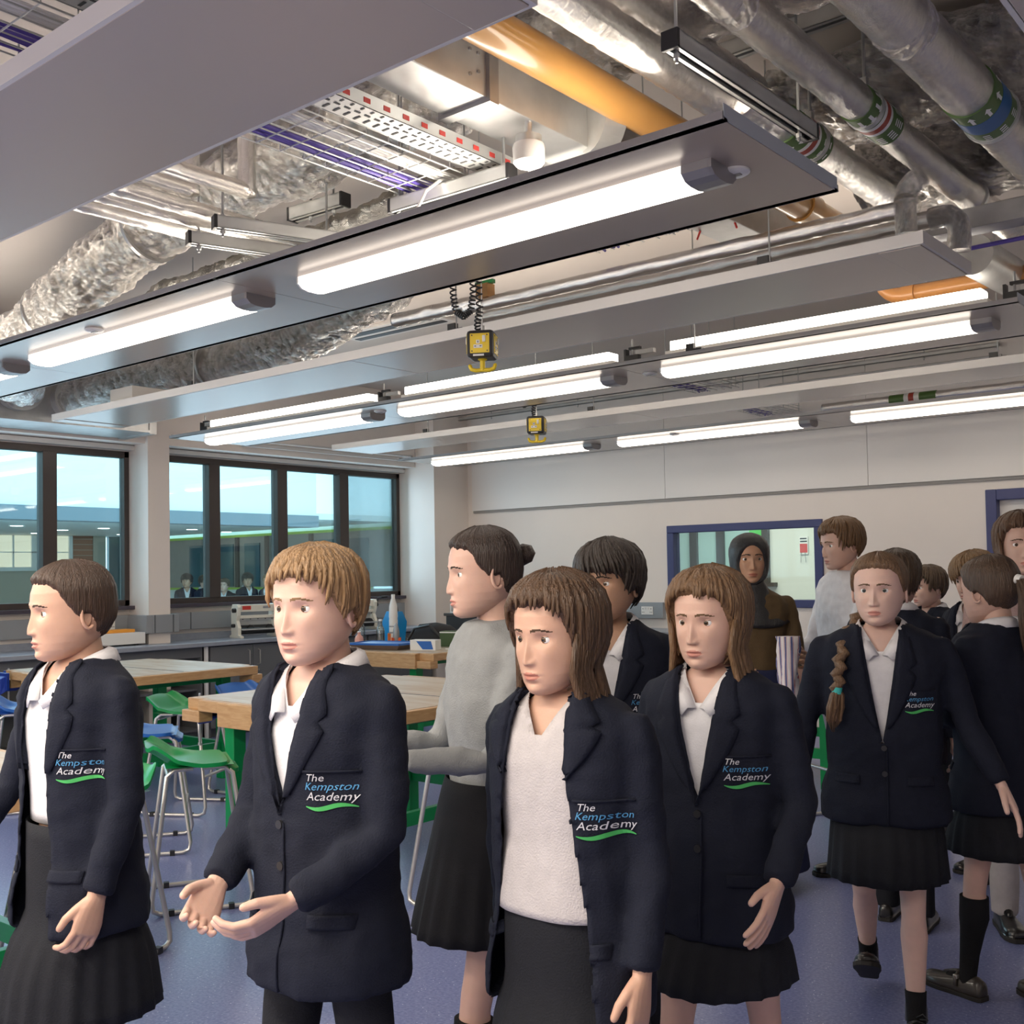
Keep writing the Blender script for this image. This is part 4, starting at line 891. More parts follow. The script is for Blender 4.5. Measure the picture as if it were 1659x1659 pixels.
make_stool('green plastic stool with chrome sled legs in front of the big workbench, nearest whole stool', GREENS, (-4.45, 3.0, 0), radians(150))
S = ((BLUES, 'blue plastic stool right behind the nearest green stool', -5.50, 3.40, 145), (BLUES, 'blue plastic stool tucked at the vice end of the far left workbench', -7.15, 3.50, 150), (GREENS, 'green stool standing among the benches behind the left-hand blazer', -6.55, 3.62, 170),
     (BLUES, 'blue stool under the right end of the far left workbench', -6.38, 4.78, 100), (GREENS, 'dark green stool under the far left workbench beside a blue one', -6.2, 4.12, 120), (GREENS, 'green stool under the edge of the bench at the left frame edge', -4.1, 2.27, 20),
     (BLUES, 'blue stool cut by the left frame edge low down', -3.12, 1.02, -60), (GREENS, 'pale-legged stool at the right side of the big workbench, behind the fair-haired boy', -3.40, 3.78, 100), (GREENS, 'green stool half hidden between the headscarf woman and plaited girl', -3.05, 6.35, 150),
     (BLUES, 'blue stool at the far side of the big workbench', -4.6, 5.35, 10))
for m_, lab, x, y, a in S: make_stool(lab, m_, (x, y, 0), radians(a))

# ================================================================== things on the crowded bench and black desk
DX, DY = -7.75, 8.25
t = thing('black_desk', 'black-fronted raised desk behind the crowded workbench', 'desk', (DX, DY, 0))
obj('front_panel', MB().box(0, 1.9, 0, 0.03, 0, 1.06), mat('black_laminate', (0.03, 0.028, 0.028), 0.4), t)
obj('side_panel', MB().box(0, 0.03, 0.03, 0.5, 0, 1.06).box(1.87, 1.9, 0.03, 0.5, 0, 1.06), BLACK, t)
obj('top', MB().box(-0.02, 1.92, -0.02, 0.52, 1.06, 1.09), mat('desk_top_dark', (0.06, 0.055, 0.05), 0.35), t, bevel=0.004)
def portfolio(label, x, y, z, tilt):
    t = thing('portfolio_case', label, 'case', (x, y, z), radians(0), 'portfolio cases on the black desk')
    obj('body', MB().box(-0.36, 0.36, -0.03, 0.03, 0, 0.13), mat('clear_grey_plastic', (0.62, 0.58, 0.55), 0.25), t, bevel=0.01)
    obj('spine', MB().box(-0.35, 0.35, -0.036, 0.036, 0.12, 0.142), BLACK, t)
    obj('handle', MB().tube([(-0.075, 0, 0.14), (-0.06, -0.0, 0.185), (0.06, -0.0, 0.185), (0.075, 0, 0.14)], 0.009, 8), BLACK, t, smooth=True)
portfolio('rear clear portfolio case with a black handle standing on the black desk', -7.15, 8.58, 1.09, 0)
portfolio('front clear portfolio case with a black handle standing on the black desk', -7.2, 8.42, 1.09, 0)
t = thing('storage_box', 'yellow paper-topped box on the black desk beside the cases', 'box', (-6.45, 8.6, 1.09)); obj('box', MB().box(-0.07, 0.07, -0.05, 0.05, 0, 0.12), mat('dull_yellow', (0.68, 0.58, 0.10), 0.5), t, bevel=0.004); obj('flap', MB().box(-0.07, 0.07, -0.055, 0.0, 0.121, 0.126), YEL, t)
t = thing('document_tray', 'blue-edged white tray at the left end of the black desk', 'tray', (-7.62, 8.42, 1.09)); obj('tray', MB().box(-0.12, 0.12, -0.12, 0.12, 0, 0.012).box(-0.12, 0.12, 0.11, 0.12, 0.012, 0.09).box(-0.12, -0.11, -0.12, 0.12, 0.012, 0.09), WHITEP, t); obj('blue_folder', MB().box(-0.10, 0.11, -0.1, 0.1, 0.092, 0.104), BLUES, t)
def bottle(label, x, y, z, h, r, m_, cap=None, cat='bottle'):
    t = thing('bottle', label, cat, (x, y, z))
    obj('body', MB().lathe([(0.001, 0.0), (r, 0.0), (r, h*0.55), (r*0.8, h*0.68), (r*0.36, h*0.80), (r*0.34, h*0.93)], n=20), m_, t, smooth=True)
    obj('cap', MB().lathe([(r*0.42, h*0.93), (r*0.42, h), (0.001, h)], n=16), cap or WHITEP, t, smooth=True)
bottle('tall clear bottle at the left of the crowded workbench', -7.62, 6.95, 0.84, 0.27, 0.035, BOTTLE)
bottle('clear bottle left of the white water rocket', -7.5, 7.08, 0.84, 0.24, 0.04, BOTTLE)
bottle('squat clear bottle with red in it on the crowded workbench', -7.40, 6.72, 0.84, 0.15, 0.04, mat('pink_bottle', (0.7, 0.35, 0.28), 0.2), WHITEP)
t = thing('water_rocket', 'tall white bottle rocket model with an orange fin base', 'model rocket', (-7.50, 7.25, 0.84))
obj('body', MB().lathe([(0.04, 0.02), (0.042, 0.22), (0.04, 0.24), (0.043, 0.26), (0.038, 0.36), (0.018, 0.43), (0.018, 0.47), (0.001, 0.47)], n=20), WHITEP, t, smooth=True)
obj('stripe', MB().lathe([(0.0435, 0.10), (0.0435, 0.115)], n=20).lathe([(0.0435, 0.16), (0.0435, 0.172)], n=20), TRUNK, t)
obj('fin', MB().box(-0.075, 0.075, -0.004, 0.004, 0, 0.10).box(-0.004, 0.004, -0.075, 0.075, 0, 0.10), mat('orange_fin', (0.8, 0.22, 0.05), 0.4), t)
t = thing('small_rocket', 'small red and grey toy rocket beside the white water rocket', 'model rocket', (-7.33, 7.12, 0.84))
obj('body', MB().lathe([(0.022, 0.01), (0.032, 0.07), (0.03, 0.13), (0.016, 0.19), (0.001, 0.21)], n=16), TRUNK, t, smooth=True)
obj('fin', MB().box(-0.06, 0.06, -0.004, 0.004, 0, 0.07).box(-0.004, 0.004, -0.06, 0.06, 0, 0.07), mat('red_orange_fin', (0.75, 0.13, 0.04), 0.4), t)
t = thing('serving_tray', 'tilted tray with a blue rim lying on the crowded workbench', 'tray', (-7.05, 6.70, 0.84), radians(12))
obj('tray', MB().loft([[(-0.22, -0.13, 0), (0.22, -0.13, 0), (0.22, 0.13, 0), (-0.22, 0.13, 0)], [(-0.27, -0.17, 0.05), (0.27, -0.17, 0.05), (0.27, 0.17, 0.05), (-0.27, 0.17, 0.05)]]), mat('brown_tray', (0.20, 0.14, 0.11), 0.4), t); obj('rim', MB().box(-0.28, 0.28, -0.18, -0.165, 0.045, 0.062).box(-0.28, 0.28, 0.165, 0.18, 0.045, 0.062).box(-0.28, -0.265, -0.18, 0.18, 0.045, 0.062).box(0.265, 0.28, -0.18, 0.18, 0.045, 0.062).box(-0.26, 0.26, -0.16, 0.16, 0.052, 0.056), BLUES, t)
t = thing('tissue_box', 'white and blue patterned box on the crowded workbench', 'box', (-6.62, 6.78, 0.84), radians(20)); obj('carton', MB().box(-0.12, 0.12, -0.06, 0.06, 0, 0.09), WHITEP, t, bevel=0.003); obj('blue_pattern', MB().add([(-0.06, -0.061, 0.08), (0.08, -0.061, 0.08), (0.10, -0.061, 0.01), (0.0, -0.061, 0.01)], [(0, 1, 2, 3)]), BLUES, t)
t = thing('rucksack', 'slumped black bag on the crowded workbench', 'bag', (-7.0, 7.30, 0.84))
bgm = MB(); bgm.lathe([(0.001, 0.0), (0.19, 0.005), (0.22, 0.05), (0.20, 0.12), (0.13, 0.18), (0.04, 0.205), (0.001, 0.207)], n=32)
bgm.v = [(x*1.25+0.02*noise.noise(Vector((x*9, y*9, z*9))), y*0.8, z+0.02*noise.noise(Vector((x*12, y*12, z*3)))) for x, y, z in bgm.v]
obj('body', bgm, mat('black_fabric', (0.015, 0.014, 0.016), 0.8), t, smooth='all'); obj('strap', MB().tube([(-0.2, -0.15, 0.05), (-0.1, -0.17, 0.16), (0.08, -0.16, 0.19), (0.2, -0.13, 0.08)], 0.012, 8), BLACK, t, smooth=True)
t = thing('sports_helmet', 'small pale domed helmet model at the right of the crowded workbench', 'model', (-6.40, 7.0, 0.84)); obj('shell', MB().lathe([(0.09, 0.0), (0.092, 0.04), (0.07, 0.085), (0.03, 0.105), (0.001, 0.108)], n=24), mat('cream_card', (0.62, 0.58, 0.5), 0.6), t, smooth=True); obj('base', MB().box(-0.10, 0.10, -0.1, 0.1, 0, 0.012), WHITEP, t)
t = thing('green_box', 'dark green box beside the black bag on the crowded workbench', 'box', (-6.72, 7.22, 0.84), 0.3); obj('carton', MB().box(-0.09, 0.09, -0.06, 0.06, 0, 0.14), mat('dark_green_card', (0.05, 0.09, 0.03), 0.6), t, bevel=0.004); obj('pale_edge', MB().box(-0.09, 0.09, -0.062, -0.06, 0.125, 0.135), WHITEP, t)
t = thing('blue_helmet', 'bright blue shopping bag behind the bottles at the bench end', 'bag', (-7.66, 7.42, 0.84)); t.name = 'carrier_bag'
q = MB(); q.loft([[(-0.09, -0.05, 0), (0.09, -0.05, 0), (0.09, 0.05, 0), (-0.09, 0.05, 0)], [(-0.11, -0.06, 0.2), (0.11, -0.06, 0.2), (0.11, 0.06, 0.2), (-0.11, 0.06, 0.2)], [(-0.08, -0.03, 0.3), (0.08, -0.03, 0.3), (0.08, 0.03, 0.3), (-0.08, 0.03, 0.3)]])
obj('bag', q, mat('bright_blue', (0.0, 0.25, 0.62), 0.4), t, smooth=True); obj('handle', MB().tube([(-0.05, 0, 0.29), (-0.03, 0, 0.36), (0.03, 0, 0.36), (0.05, 0, 0.29)], 0.008, 8), BLACK, t)
# ================================================================== people
def cloth(name, col, b=0.25, sc=260, rough=0.85): return mat(name, col, rough, bump=b, bscale=sc, var=0.06, vscale=30, spec=0.3)
BLAZER = cloth('navy_blazer_cloth', (0.0075, 0.0098, 0.021))
SKIRT = cloth('dark_skirt_cloth', (0.011, 0.012, 0.016))
SHIRT = cloth('white_shirt_cotton', (0.72, 0.71, 0.73), 0.15)
GREYJ = cloth('grey_green_top', (0.30, 0.31, 0.31), 0.3)
GREYW = cloth('pale_grey_top', (0.50, 0.47, 0.47), 0.3)
PINKC = cloth('dusty_pink_knit', (0.42, 0.29, 0.27), 0.4, 120)
BLACKC = cloth('black_cloth', (0.008, 0.008, 0.010), 0.2)
NAVYC = cloth('navy_cloth', (0.02, 0.025, 0.07), 0.2)
SOCK = cloth('black_sock', (0.008, 0.008, 0.009), 0.3)
SHOE = mat('black_shoe_leather', (0.012, 0.011, 0.011), 0.28, coat=0.4)
SHOEB = mat('scuffed_brown_black_leather', (0.045, 0.038, 0.032), 0.35, coat=0.3)
SOLE = mat('shoe_sole', (0.02, 0.018, 0.016), 0.7)
TEALT = mat('teal_hair_tie', (0.05, 0.50, 0.46), 0.5)
STRIPE = mat('striped_cloth', (0.7, 0.66, 0.66), 0.8)
_nt, _b = nodes(STRIPE); _w = _nt.nodes.new('ShaderNodeTexWave'); _w.inputs['Scale'].default_value = 14
_r = _nt.nodes.new('ShaderNodeValToRGB'); _r.color_ramp.interpolation = 'CONSTANT'
_r.color_ramp.elements[0].color = (0.74, 0.70, 0.70, 1); _r.color_ramp.elements[1].position = 0.55; _r.color_ramp.elements[1].color = (0.35, 0.05, 0.09, 1)
_e = _r.color_ramp.elements.new(0.72); _e.color = (0.74, 0.70, 0.7, 1); _e = _r.color_ramp.elements.new(0.85); _e.color = (0.08, 0.10, 0.25, 1)
_tc = [n for n in _nt.nodes if n.type == 'TEX_COORD'][0]
_nt.links.new(_tc.outputs['Object'], _w.inputs['Vector']); _nt.links.new(_w.outputs['Fac'], _r.inputs[0]); _nt.links.new(_r.outputs[0], _b.inputs['Base Color'])
EYEW = mat('eye_white', (0.88, 0.86, 0.84), 0.2); PUPIL = mat('pupil', (0.01, 0.01, 0.01), 0.1)
BADGEB = mat('badge_blue', (0.08, 0.30, 0.55), 0.6); BADGEW = mat('badge_white', (0.62, 0.62, 0.66), 0.6); BADGEG = mat('badge_green', (0.06, 0.42, 0.10), 0.6)
_cache = {}
def skin(c):
    k = ('s', c)
    if k not in _cache:
        _cache[k] = (mat('skin', c, 0.5, sss=0.15, bump=0.05, bscale=200, var=0.04, vscale=25), mat('lips', (c[0]*0.80, c[1]*0.52, c[2]*0.52), 0.4, sss=0.1))
    return _cache[k]
def hairm(c):
    k = ('h', c)
    if k not in _cache: _cache[k] = mat('hair', c, 0.42, bump=0.6, bscale=60, bstretch=(6, 6, 0.6), var=0.3, vscale=30)
    return _cache[k]
def irism(c):
    k = ('i', c)
    if k not in _cache: _cache[k] = mat('iris', c, 0.15)
    return _cache[k]
def G(x, c, s): return math.exp(-((x-c)/s)**2)
HT = [(-.116, .013, .072, -.030), (-.110, .029, .082, -.005), (-.100, .042, .087, .020), (-.088, .053, .0895, .040), (-.070, .0625, .0905, .060), (-.050, .069, .0915, .078), (-.025, .0735, .092, .095), (0, .0755, .0925, .101), (.025, .0765, .093, .102), (.050, .0765, .0895, .100), (.072, .0705, .0815, .092), (.090, .059, .068, .080), (.103, .042, .049, .063), (.111, .023, .028, .043), (.1155, .006, .010, .026)]
def head_pt(th, z, off=0.0, face=True):
    w_, f, b = interp(HT, z); w_ *= 1.05; yc = (b-f)/2; h = (f+b)/2
    s, c = sin(th), cos(th)
    x = w_*math.copysign(abs(s)**0.93, s); y = yc-h*math.copysign(abs(c)**0.93, c)
    if face and c > 0:
        ax = abs(x); k = sstep(0.0, 0.35, c)
        nz = sstep(0.010, -0.041, z)*0.0150+0.0015*G(z, 0.004, 0.02)
        d = G(x, 0, 0.0060+0.0035*sstep(-0.01, -0.045, z))*nz*(1-sstep(-0.0455, -0.0535, z))
        d += 0.0055*G(ax, 0.0115, 0.0052)*G(z, -0.0435, 0.0062)
        d -= 0.0105*G(ax, 0.032, 0.0165)*G(z, 0.001, 0.0115)
        d += 0.0032*G(ax, 0.028, 0.018)*G(z, 0.021, 0.007)
        d += 0.0042*G(ax, 0.042, 0.017)*G(z, -0.030, 0.018)
        d += 0.0042*G(x, 0, 0.024)*G(z, -0.070, 0.016)
        d += 0.0046*G(x, 0, 0.017)*G(z, -0.0665, 0.004)+0.0052*G(x, 0, 0.014)*G(z, -0.0778, 0.0045)-0.0035*G(x, 0, 0.019)*G(z, -0.0722, 0.0016)
        d += 0.006*G(x, 0, 0.018)*G(z, -0.103, 0.010)-0.0035*G(x, 0, 0.016)*G(z, -0.0875, 0.0042)
        y -= d*k
    if off:
        n = Vector((x/.0056, (y-yc)/.0094, max(0, z-.015)/.0080)); n.normalize()
        return Vector((x, y, z))+n*off
    return Vector((x, y, z))
TH = [pi*(i/70)**1.25 for i in range(71)]; TH = [-t for t in TH[:0:-1]]+TH[:-1]
ZS = []
z_ = -0.116
while z_ < 0.06: ZS.append(z_); z_ += 0.0021
while z_ < 0.1155: ZS.append(z_); z_ += 0.005
ZS.append(0.1155)
def head_template():
    if 'head' in _cache: return _cache['head']
    mb = MB(); n = len(TH)
    mb.loft([[head_pt(t, z) for t in TH] for z in ZS])
    for k, f in enumerate(mb.f):
        if len(f) > 4: continue
        c = sum((Vector(mb.v[i]) for i in f), Vector())/4
        if c.y < -0.05:
            ax = abs(c.x)
            if (c.x/0.0205)**2+((c.z+0.0722)/0.0088)**2 < 1: mb.m[k] = 1
            u = (ax-0.012)/0.040
            if 0 < u < 1 and abs(c.z-(0.0200+0.0035*sin(pi*min(1, u*1.1))-0.003*u)) < 0.0030*(1-0.5*u): mb.m[k] = 2
    for s in (-1, 1):
        e = Vector((s*0.0318, -0.0670, 0.001)); R = 0.0136
        def sph(a0, a1, r, mi, na=8):
            rg = []
            for i in range(na+1):
                a = a0+(a1-a0)*i/na
                rg.append([e+Vector((r*cos(a)*sin(t), -r*cos(a)*cos(t), r*sin(a))) for t in [2*pi*j/24 for j in range(24)]])
            mb.loft(rg, True, False, mi)
        k0 = len(mb.f); sph(-pi/2+0.01, pi/2-0.01, R, 3, 20)
        for k in range(k0, len(mb.f)):
            c = sum((Vector(mb.v[i]) for i in mb.f[k]), Vector())/len(mb.f[k])-e; c.normalize(); a = c.angle(Vector((0, -1, 0)))
            if a < 0.20: mb.m[k] = 5
            elif a < 0.46: mb.m[k] = 4
        sph(0.44, pi/2-0.02, R+0.0010, 0); sph(-pi/2+0.02, -0.44, R+0.0008, 0); sph(0.40, 0.46, R+0.0013, 2, 2)
        # ear
        rim = [Vector((s*(0.0765+0.010*sin(a*0.5)), 0.012+0.016*cos(a+0.3), -0.012+0.030*sin(a+0.3))) for a in [2*pi*i/18-0.6 for i in range(17)]]
        mb.tube(rim, 0.0042, 8, round_caps=True)
        mb.loft([[Vector((s*(0.073+0.006*q), 0.010+0.014*q2*cos(2*pi*j/16), -0.012+0.027*q2*sin(2*pi*j/16))) for j in range(16)] for q, q2 in ((0, 0.6), (0.6, 1.0), (1.0, 0.8), (0.7, 0.3))])
    _cache['head'] = mb; return mb
def hand_template(curl, spread=1.0):
    k = ('hand', curl, spread)
    if k in _cache: return _cache[k]
    mb = MB()
    def ring(z, hy, hx, y0=0): return [(hx*cos(2*pi*j/16), y0+hy*math.copysign(abs(sin(2*pi*j/16))**0.8, sin(2*pi*j/16)), z) for j in range(16)]
    mb.loft([ring(0.03, 0.024, 0.019), ring(0.0, 0.025, 0.018), ring(-0.025, 0.034, 0.017, -0.002), ring(-0.06, 0.040, 0.015), ring(-0.085, 0.040, 0.0125), ring(-0.092, 0.034, 0.009)])
    for y, L, r, sp in ((-0.030, 0.074, 0.0090, -0.10), (-0.010, 0.083, 0.0092, -0.02), (0.0105, 0.077, 0.0087, 0.05), (0.0295, 0.060, 0.0078, 0.14)):
        p = Vector((0, y*0.9, -0.070)); pts = [p.copy()]; a = 0.12*curl
        p = Vector((0, y, -0.087)); pts.append(p.copy())
        for seg, da in ((0.44, 0.30), (0.31, 0.55), (0.25, 0.45)):
            a += da*curl; p = p+Vector((-sin(a), sp*spread*cos(a), -cos(a)))*L*seg; pts.append(p.copy())
        mb.tube(pts, [r*1.05, r*1.08, r*1.0, r*0.93, r*0.80], 12, round_caps=True)
    mb.tube([(-0.004, -0.016, -0.012), (-0.010, -0.036, -0.034), (-0.018, -0.052, -0.060), (-0.024, -0.057, -0.084)], [0.015, 0.0125, 0.0108, 0.0088], 12, round_caps=True)
    me = remesh(mb.mesh('hand'), 0.0028, 2)
    out = MB(); me_to_mb(out, me); _cache[k] = out; return out
def ering(rx, ry, z, cy=0, n=40, p=0.85, cx=0):
    return [(cx+rx*math.copysign(abs(cos(2*pi*j/n))**p, cos(2*pi*j/n)), cy+ry*math.copysign(abs(sin(2*pi*j/n))**p, sin(2*pi*j/n)), z) for j in range(n)]
TT = [(.46, .094, .072), (.50, .098, .074), (.55, .090, .068), (.60, .080, .060), (.66, .085, .063), (.72, .094, .067), (.76, .100, .066), (.797, .102, .058), (.820, .087, .050), (.836, .058, .043), (.848, .040, .037)]
def wrinkle(vs, amp, freq, seed, zs=1.0):
    out = []
    for v in vs:
        p = Vector((v[0]*freq, v[1]*freq, v[2]*freq*zs+seed))
        d = noise.noise_vector(p)*amp+noise.noise_vector(p*2.3)*amp*0.45
        out.append((v[0]+d.x, v[1]+d.y, v[2]+d.z*0.5))
    return out
def person(label, H=1.55, loc=(0, 0), phi=0, top='blazer', bottom='skirt', hem=0.33, skinc=(0.66, 0.42, 0.33), hairc=(0.10, 0.055, 0.03), style='tied', iris=(0.10, 0.06, 0.03),
           arms=None, legs=((0, 0), (0, 0)), head=(0, 0, 0), lean=0, open_=None, vb=0.62, wide=1.0, socks='knee', shoes='plain', shoem=None, topm=None, botm=None, innerm=None, badge=True, curl=(0.7, 0.7), group=None, cat='person', sleeve=1.0, lower=True):
    root = thing('person', label, cat, (loc[0], loc[1], 0), radians(39.7+phi), group)
    SK, LIP = skin(skinc); HM_ = hairm(hairc); s = H/1.6
    # ---- skeleton
    hip = .50*H; J = []
    for sx, (a, b) in zip((1, -1), legs):
        a_, b_ = radians(a), radians(a-b)
        h = Vector((sx*.050*H, 0, hip)); k = h+Vector((sx*.002, -sin(a_), -cos(a_)))*(.235*H); an = k+Vector((0, -sin(b_), -cos(b_)))*(.222*H)
        J.append((h, k, an, b_))
    dz = .043*H-min(j[2].z for j in J)
    for j in J:
        for p in j[:3]: p.z += dz
    la = radians(lean); pv = Vector((0, 0, hip+dz))
    def W(p):
        p = Vector(p)+Vector((0, 0, dz)); t = sstep(.50*H, .60*H, p.z-dz)
        if t > 0 and la: p = pv+Matrix.Rotation(la*t, 3, 'X') @ (p-pv)
        return p
    if arms is None: arms = (((.14, .02, -1), (.05, -.22, -1)), ((.14, .02, -1), (.05, -.22, -1)))
    A = []
    for sx, (ed, fd) in zip((1, -1), arms):
        ed = Vector((ed[0]*sx, ed[1], ed[2])).normalized(); fd = Vector((fd[0]*sx, fd[1], fd[2])).normalized()
        S = W((sx*.103*H*wide, .006*H, .803*H)); E_ = S+ed*.168*H; Wr = E_+fd*.142*H
        A.append((S, E_, Wr, fd))
    # ---- body
    mb = MB()
    mb.loft([[W(q) for q in ering(rx*H*0.86, ry*H*0.86, z*H)] for z, rx, ry in TT])
    mb.tube([W((0, .010*H, .81*H)), W((0, .008*H, .85*H)), W((0, .002*H, .885*H))], [.040*H, .031*H, .030*H], 20, round_caps=True)
    for S, E_, Wr, fd in A:
        mb.tube([S, S.lerp(E_, .5), E_, E_.lerp(Wr, .35), Wr, Wr+fd*0.01], [.034*s*1.05, .031*s, .026*s, .026*s, .0185*s, .018*s], 16, round_caps=True)
    for h, k, an, b_ in J:
        c1 = k.lerp(an, .28)+Vector((0, .008*s, 0))
        mb.tube([h+Vector((0, 0, .02)), h.lerp(k, .5), k.lerp(h, .12), k, k.lerp(an, .1), c1, k.lerp(an, .65), an, an+Vector((0, -.01, -.02))], [.062*s, .056*s, .043*s, .041*s, .039*s, .044*s, .033*s, .025*s, .026*s], 20, round_caps=True)
    me = remesh(mb.mesh('body'), 0.0075, 3); body = MB(); me_to_mb(body, me)
    ho = W((0, -.014*H, H*(1-(.0745 if H < 1.62 else .070))))
    hs = (.149*H if H < 1.62 else .140*H)/.2315
    HM = Matrix.Translation(ho) @ Matrix.Rotation(radians(head[0]), 4, 'Z') @ Matrix.Rotation(la*0.5+radians(head[1]), 4, 'X') @ Matrix.Rotation(radians(head[2]), 4, 'Y') @ Matrix.Scale(hs, 4)
    ht = head_template(); o = len(body.v)
    body.v += [tuple(HM @ Vector(v)) for v in ht.v]; body.f += [tuple(i+o for i in f) for f in ht.f]; body.m += ht.m
    for (S, E_, Wr, fd), sx, cu in zip(A, (1, -1), curl):
        tm = hand_template(cu); zax = -fd; yax = Vector((0.0, 1, 0)); yax = yax-zax*yax.dot(zax)
        if yax.length < 0.35: yax = Vector((0, 0, 1.0)); yax = Vector((0, 0, -1)); yax = yax-zax*yax.dot(zax)
        yax.normalize(); xax = yax.cross(zax)
        M = Matrix(((xax.x, yax.x, zax.x, Wr.x), (xax.y, yax.y, zax.y, Wr.y), (xax.z, yax.z, zax.z, Wr.z), (0, 0, 0, 1))) @ Matrix.Scale(s*0.95, 4)
        if sx < 0: M = M @ Matrix.Scale(-1, 4, Vector((1, 0, 0)))
        o = len(body.v); body.v += [tuple(M @ Vector(v)) for v in tm.v]; body.f += [tuple(i+o for i in (f if sx > 0 else f[::-1])) for f in tm.f]; body.m += tm.m
    obj('body', body, [SK, LIP, mat_brow(hairc), EYEW, irism(iris), PUPIL], root, smooth='all')
    # ---- hair
    build_hair(root, HM, style, hairc, HM_, s)
    # ---- top clothing
    inner = innerm or SHIRT
    if top == 'blazer' or innerm:
        TS = [t_ for t_ in TT if t_[0] >= (.58 if open_ and innerm is SHIRT else 0)]
        if innerm is GREYW: TS = [(.562, .094, .073), (.60, .089, .069)]+[t_ for t_ in TS if t_[0] > .62]
        m = MB().loft([[W(q) for q in ering((rx*wide+.002)*H+.006, ry*H+.006, z*H, n=64)] for z, rx, ry in [tuple(lerp(TS[i][q], TS[i+1][q], k/4) for q in range(3)) for i in range(len(TS)-1) for k in range(4)]+[TS[-1]]], caps=False)
        m.v = wrinkle(m.v, .004, 9, 3); zv = .788*H+dz; keep = [k for k, f in enumerate(m.f) if not (sum(m.v[i][1] for i in f) < -.06*H and sum(m.v[i][2] for i in f)/4 > zv and abs(sum(m.v[i][0] for i in f)/4) < .030*H*(sum(m.v[i][2] for i in f)/4-zv)/(.05*H)+.002)]
        m.f = [m.f[k] for k in keep]; m.m = [0]*len(m.f)
        me = m.mesh('shirt'); bm = bmesh.new(); bm.from_mesh(me)
        for v in bm.verts:
            if v.is_boundary and v.co.y < -.03*H and v.co.z > zv-.02*H:
                v.co.x = math.copysign(max(0, .030*H*(v.co.z-zv)/(.05*H)+.001), v.co.x) if v.co.z > zv-.001 else v.co.x
        bm.to_mesh(me); bm.free()
        sh = obj('shirt', me, inner, root, smooth='all'); sh.modifiers.new('t', 'SOLIDIFY').thickness = .0025
        if innerm is not GREYW:
            for sx in (-1, 1):
                ci = [(0, .042, .868), (.022, .038, .868), (.038, .024, .866), (.044, .004, .861), (.041, -.016, .853), (.033, -.036, .838), (.019, -.054, .816), (.003, -.068, .790)]
                co = [(0, .060, .845), (.030, .055, .845), (.052, .034, .843), (.062, .004, .838), (.060, -.022, .828), (.056, -.044, .814), (.050, -.062, .796), (.024, -.075, .778)]
                g = []
                for a_, b2 in zip(ci, co):
                    g.append([W((sx*a_[0]*H, a_[1]*H, a_[2]*H)), W((sx*(a_[0]+b2[0])/2*H, ((a_[1]+b2[1])/2+(.003 if a_[1] > 0 else -.005))*H, ((a_[2]+b2[2])/2+.006)*H)), W((sx*b2[0]*H, b2[1]*H, b2[2]*H))])
                c = obj('collar', MB().loft(g, closed=False, caps=False), inner, sh, smooth='all'); so = c.modifiers.new('t', 'SOLIDIFY'); so.thickness = .003
    tm_ = topm or (BLAZER if top == 'blazer' else SHIRT)
    off = .020 if top == 'blazer' else .010
    hz = .435 if top == 'blazer' else (.47 if top != 'long' else .30)
    m = MB(); tab = [(hz, .104 if top == 'blazer' else .098, .080), (.48, .104 if top == 'blazer' else .098, .080)] + [t for t in TT if t[0] >= .55]
    if top == 'blazer': tab = [(z, max(rx, .090) if z < .75 else rx, max(ry, .066) if z < .75 else ry) for z, rx, ry in tab]
    if top == 'long': tab[0] = (hz, .112, .092)
    if top == 'jumper': tab[0] = (hz, .066, .05); tab[1] = (.52, .074, .06); tab[2] = (.55, .082, .064)
    m.loft([[W(q) for q in ering(rx*H*wide+off*s, ry*H+off*s, z*H+(0.006 if z > .8 else 0))] for z, rx, ry in tab])
    for S, E_, Wr, fd in A:
        end = Wr-fd*.012 if sleeve >= 1 else E_.lerp(Wr, .3)
        m.tube([S+Vector((0, 0, -.005)), S.lerp(E_, .25), E_, E_.lerp(end, .4), end], [.041*s+off*.4, .041*s+off*.4, .036*s+off*.25, .036*s+off*.2, .032*s+off*.2] if top == 'blazer' else [.042*s, .041*s, .034*s, .033*s, .027*s], 18, round_caps=False)
        m.lathe([(0.001, .038*s), (.030*s, .030*s), (.044*s, .006*s), (.044*s, -.02*s), (0.001, -.04*s)], tuple(S), 16)
    me = remesh(m.mesh('garment'), 0.0105, 4)
    seed = random.random()*50
    NN = [v.normal.copy() for v in me.vertices]
    for v, nn in zip(me.vertices, NN):
        c = Vector(v.co); p = Vector((c.x*7, c.y*7, c.z*11+seed)); q = Vector((c.x*16, c.y*16, c.z*5+seed))
        r_ = Vector((c.x*11+c.z*9, c.y*11, c.z*20-c.x*8+seed))
        d = noise.noise(p)*.0065-abs(noise.noise(q))*.007-abs(noise.noise(r_))*.006+.004; v.co = c+nn*d
    garment_name = {'blazer': 'blazer', 'shirt': 'shirt', 'jumper': 'jumper', 'long': 'cardigan', 'robe': 'robe'}.get(top, 'top')
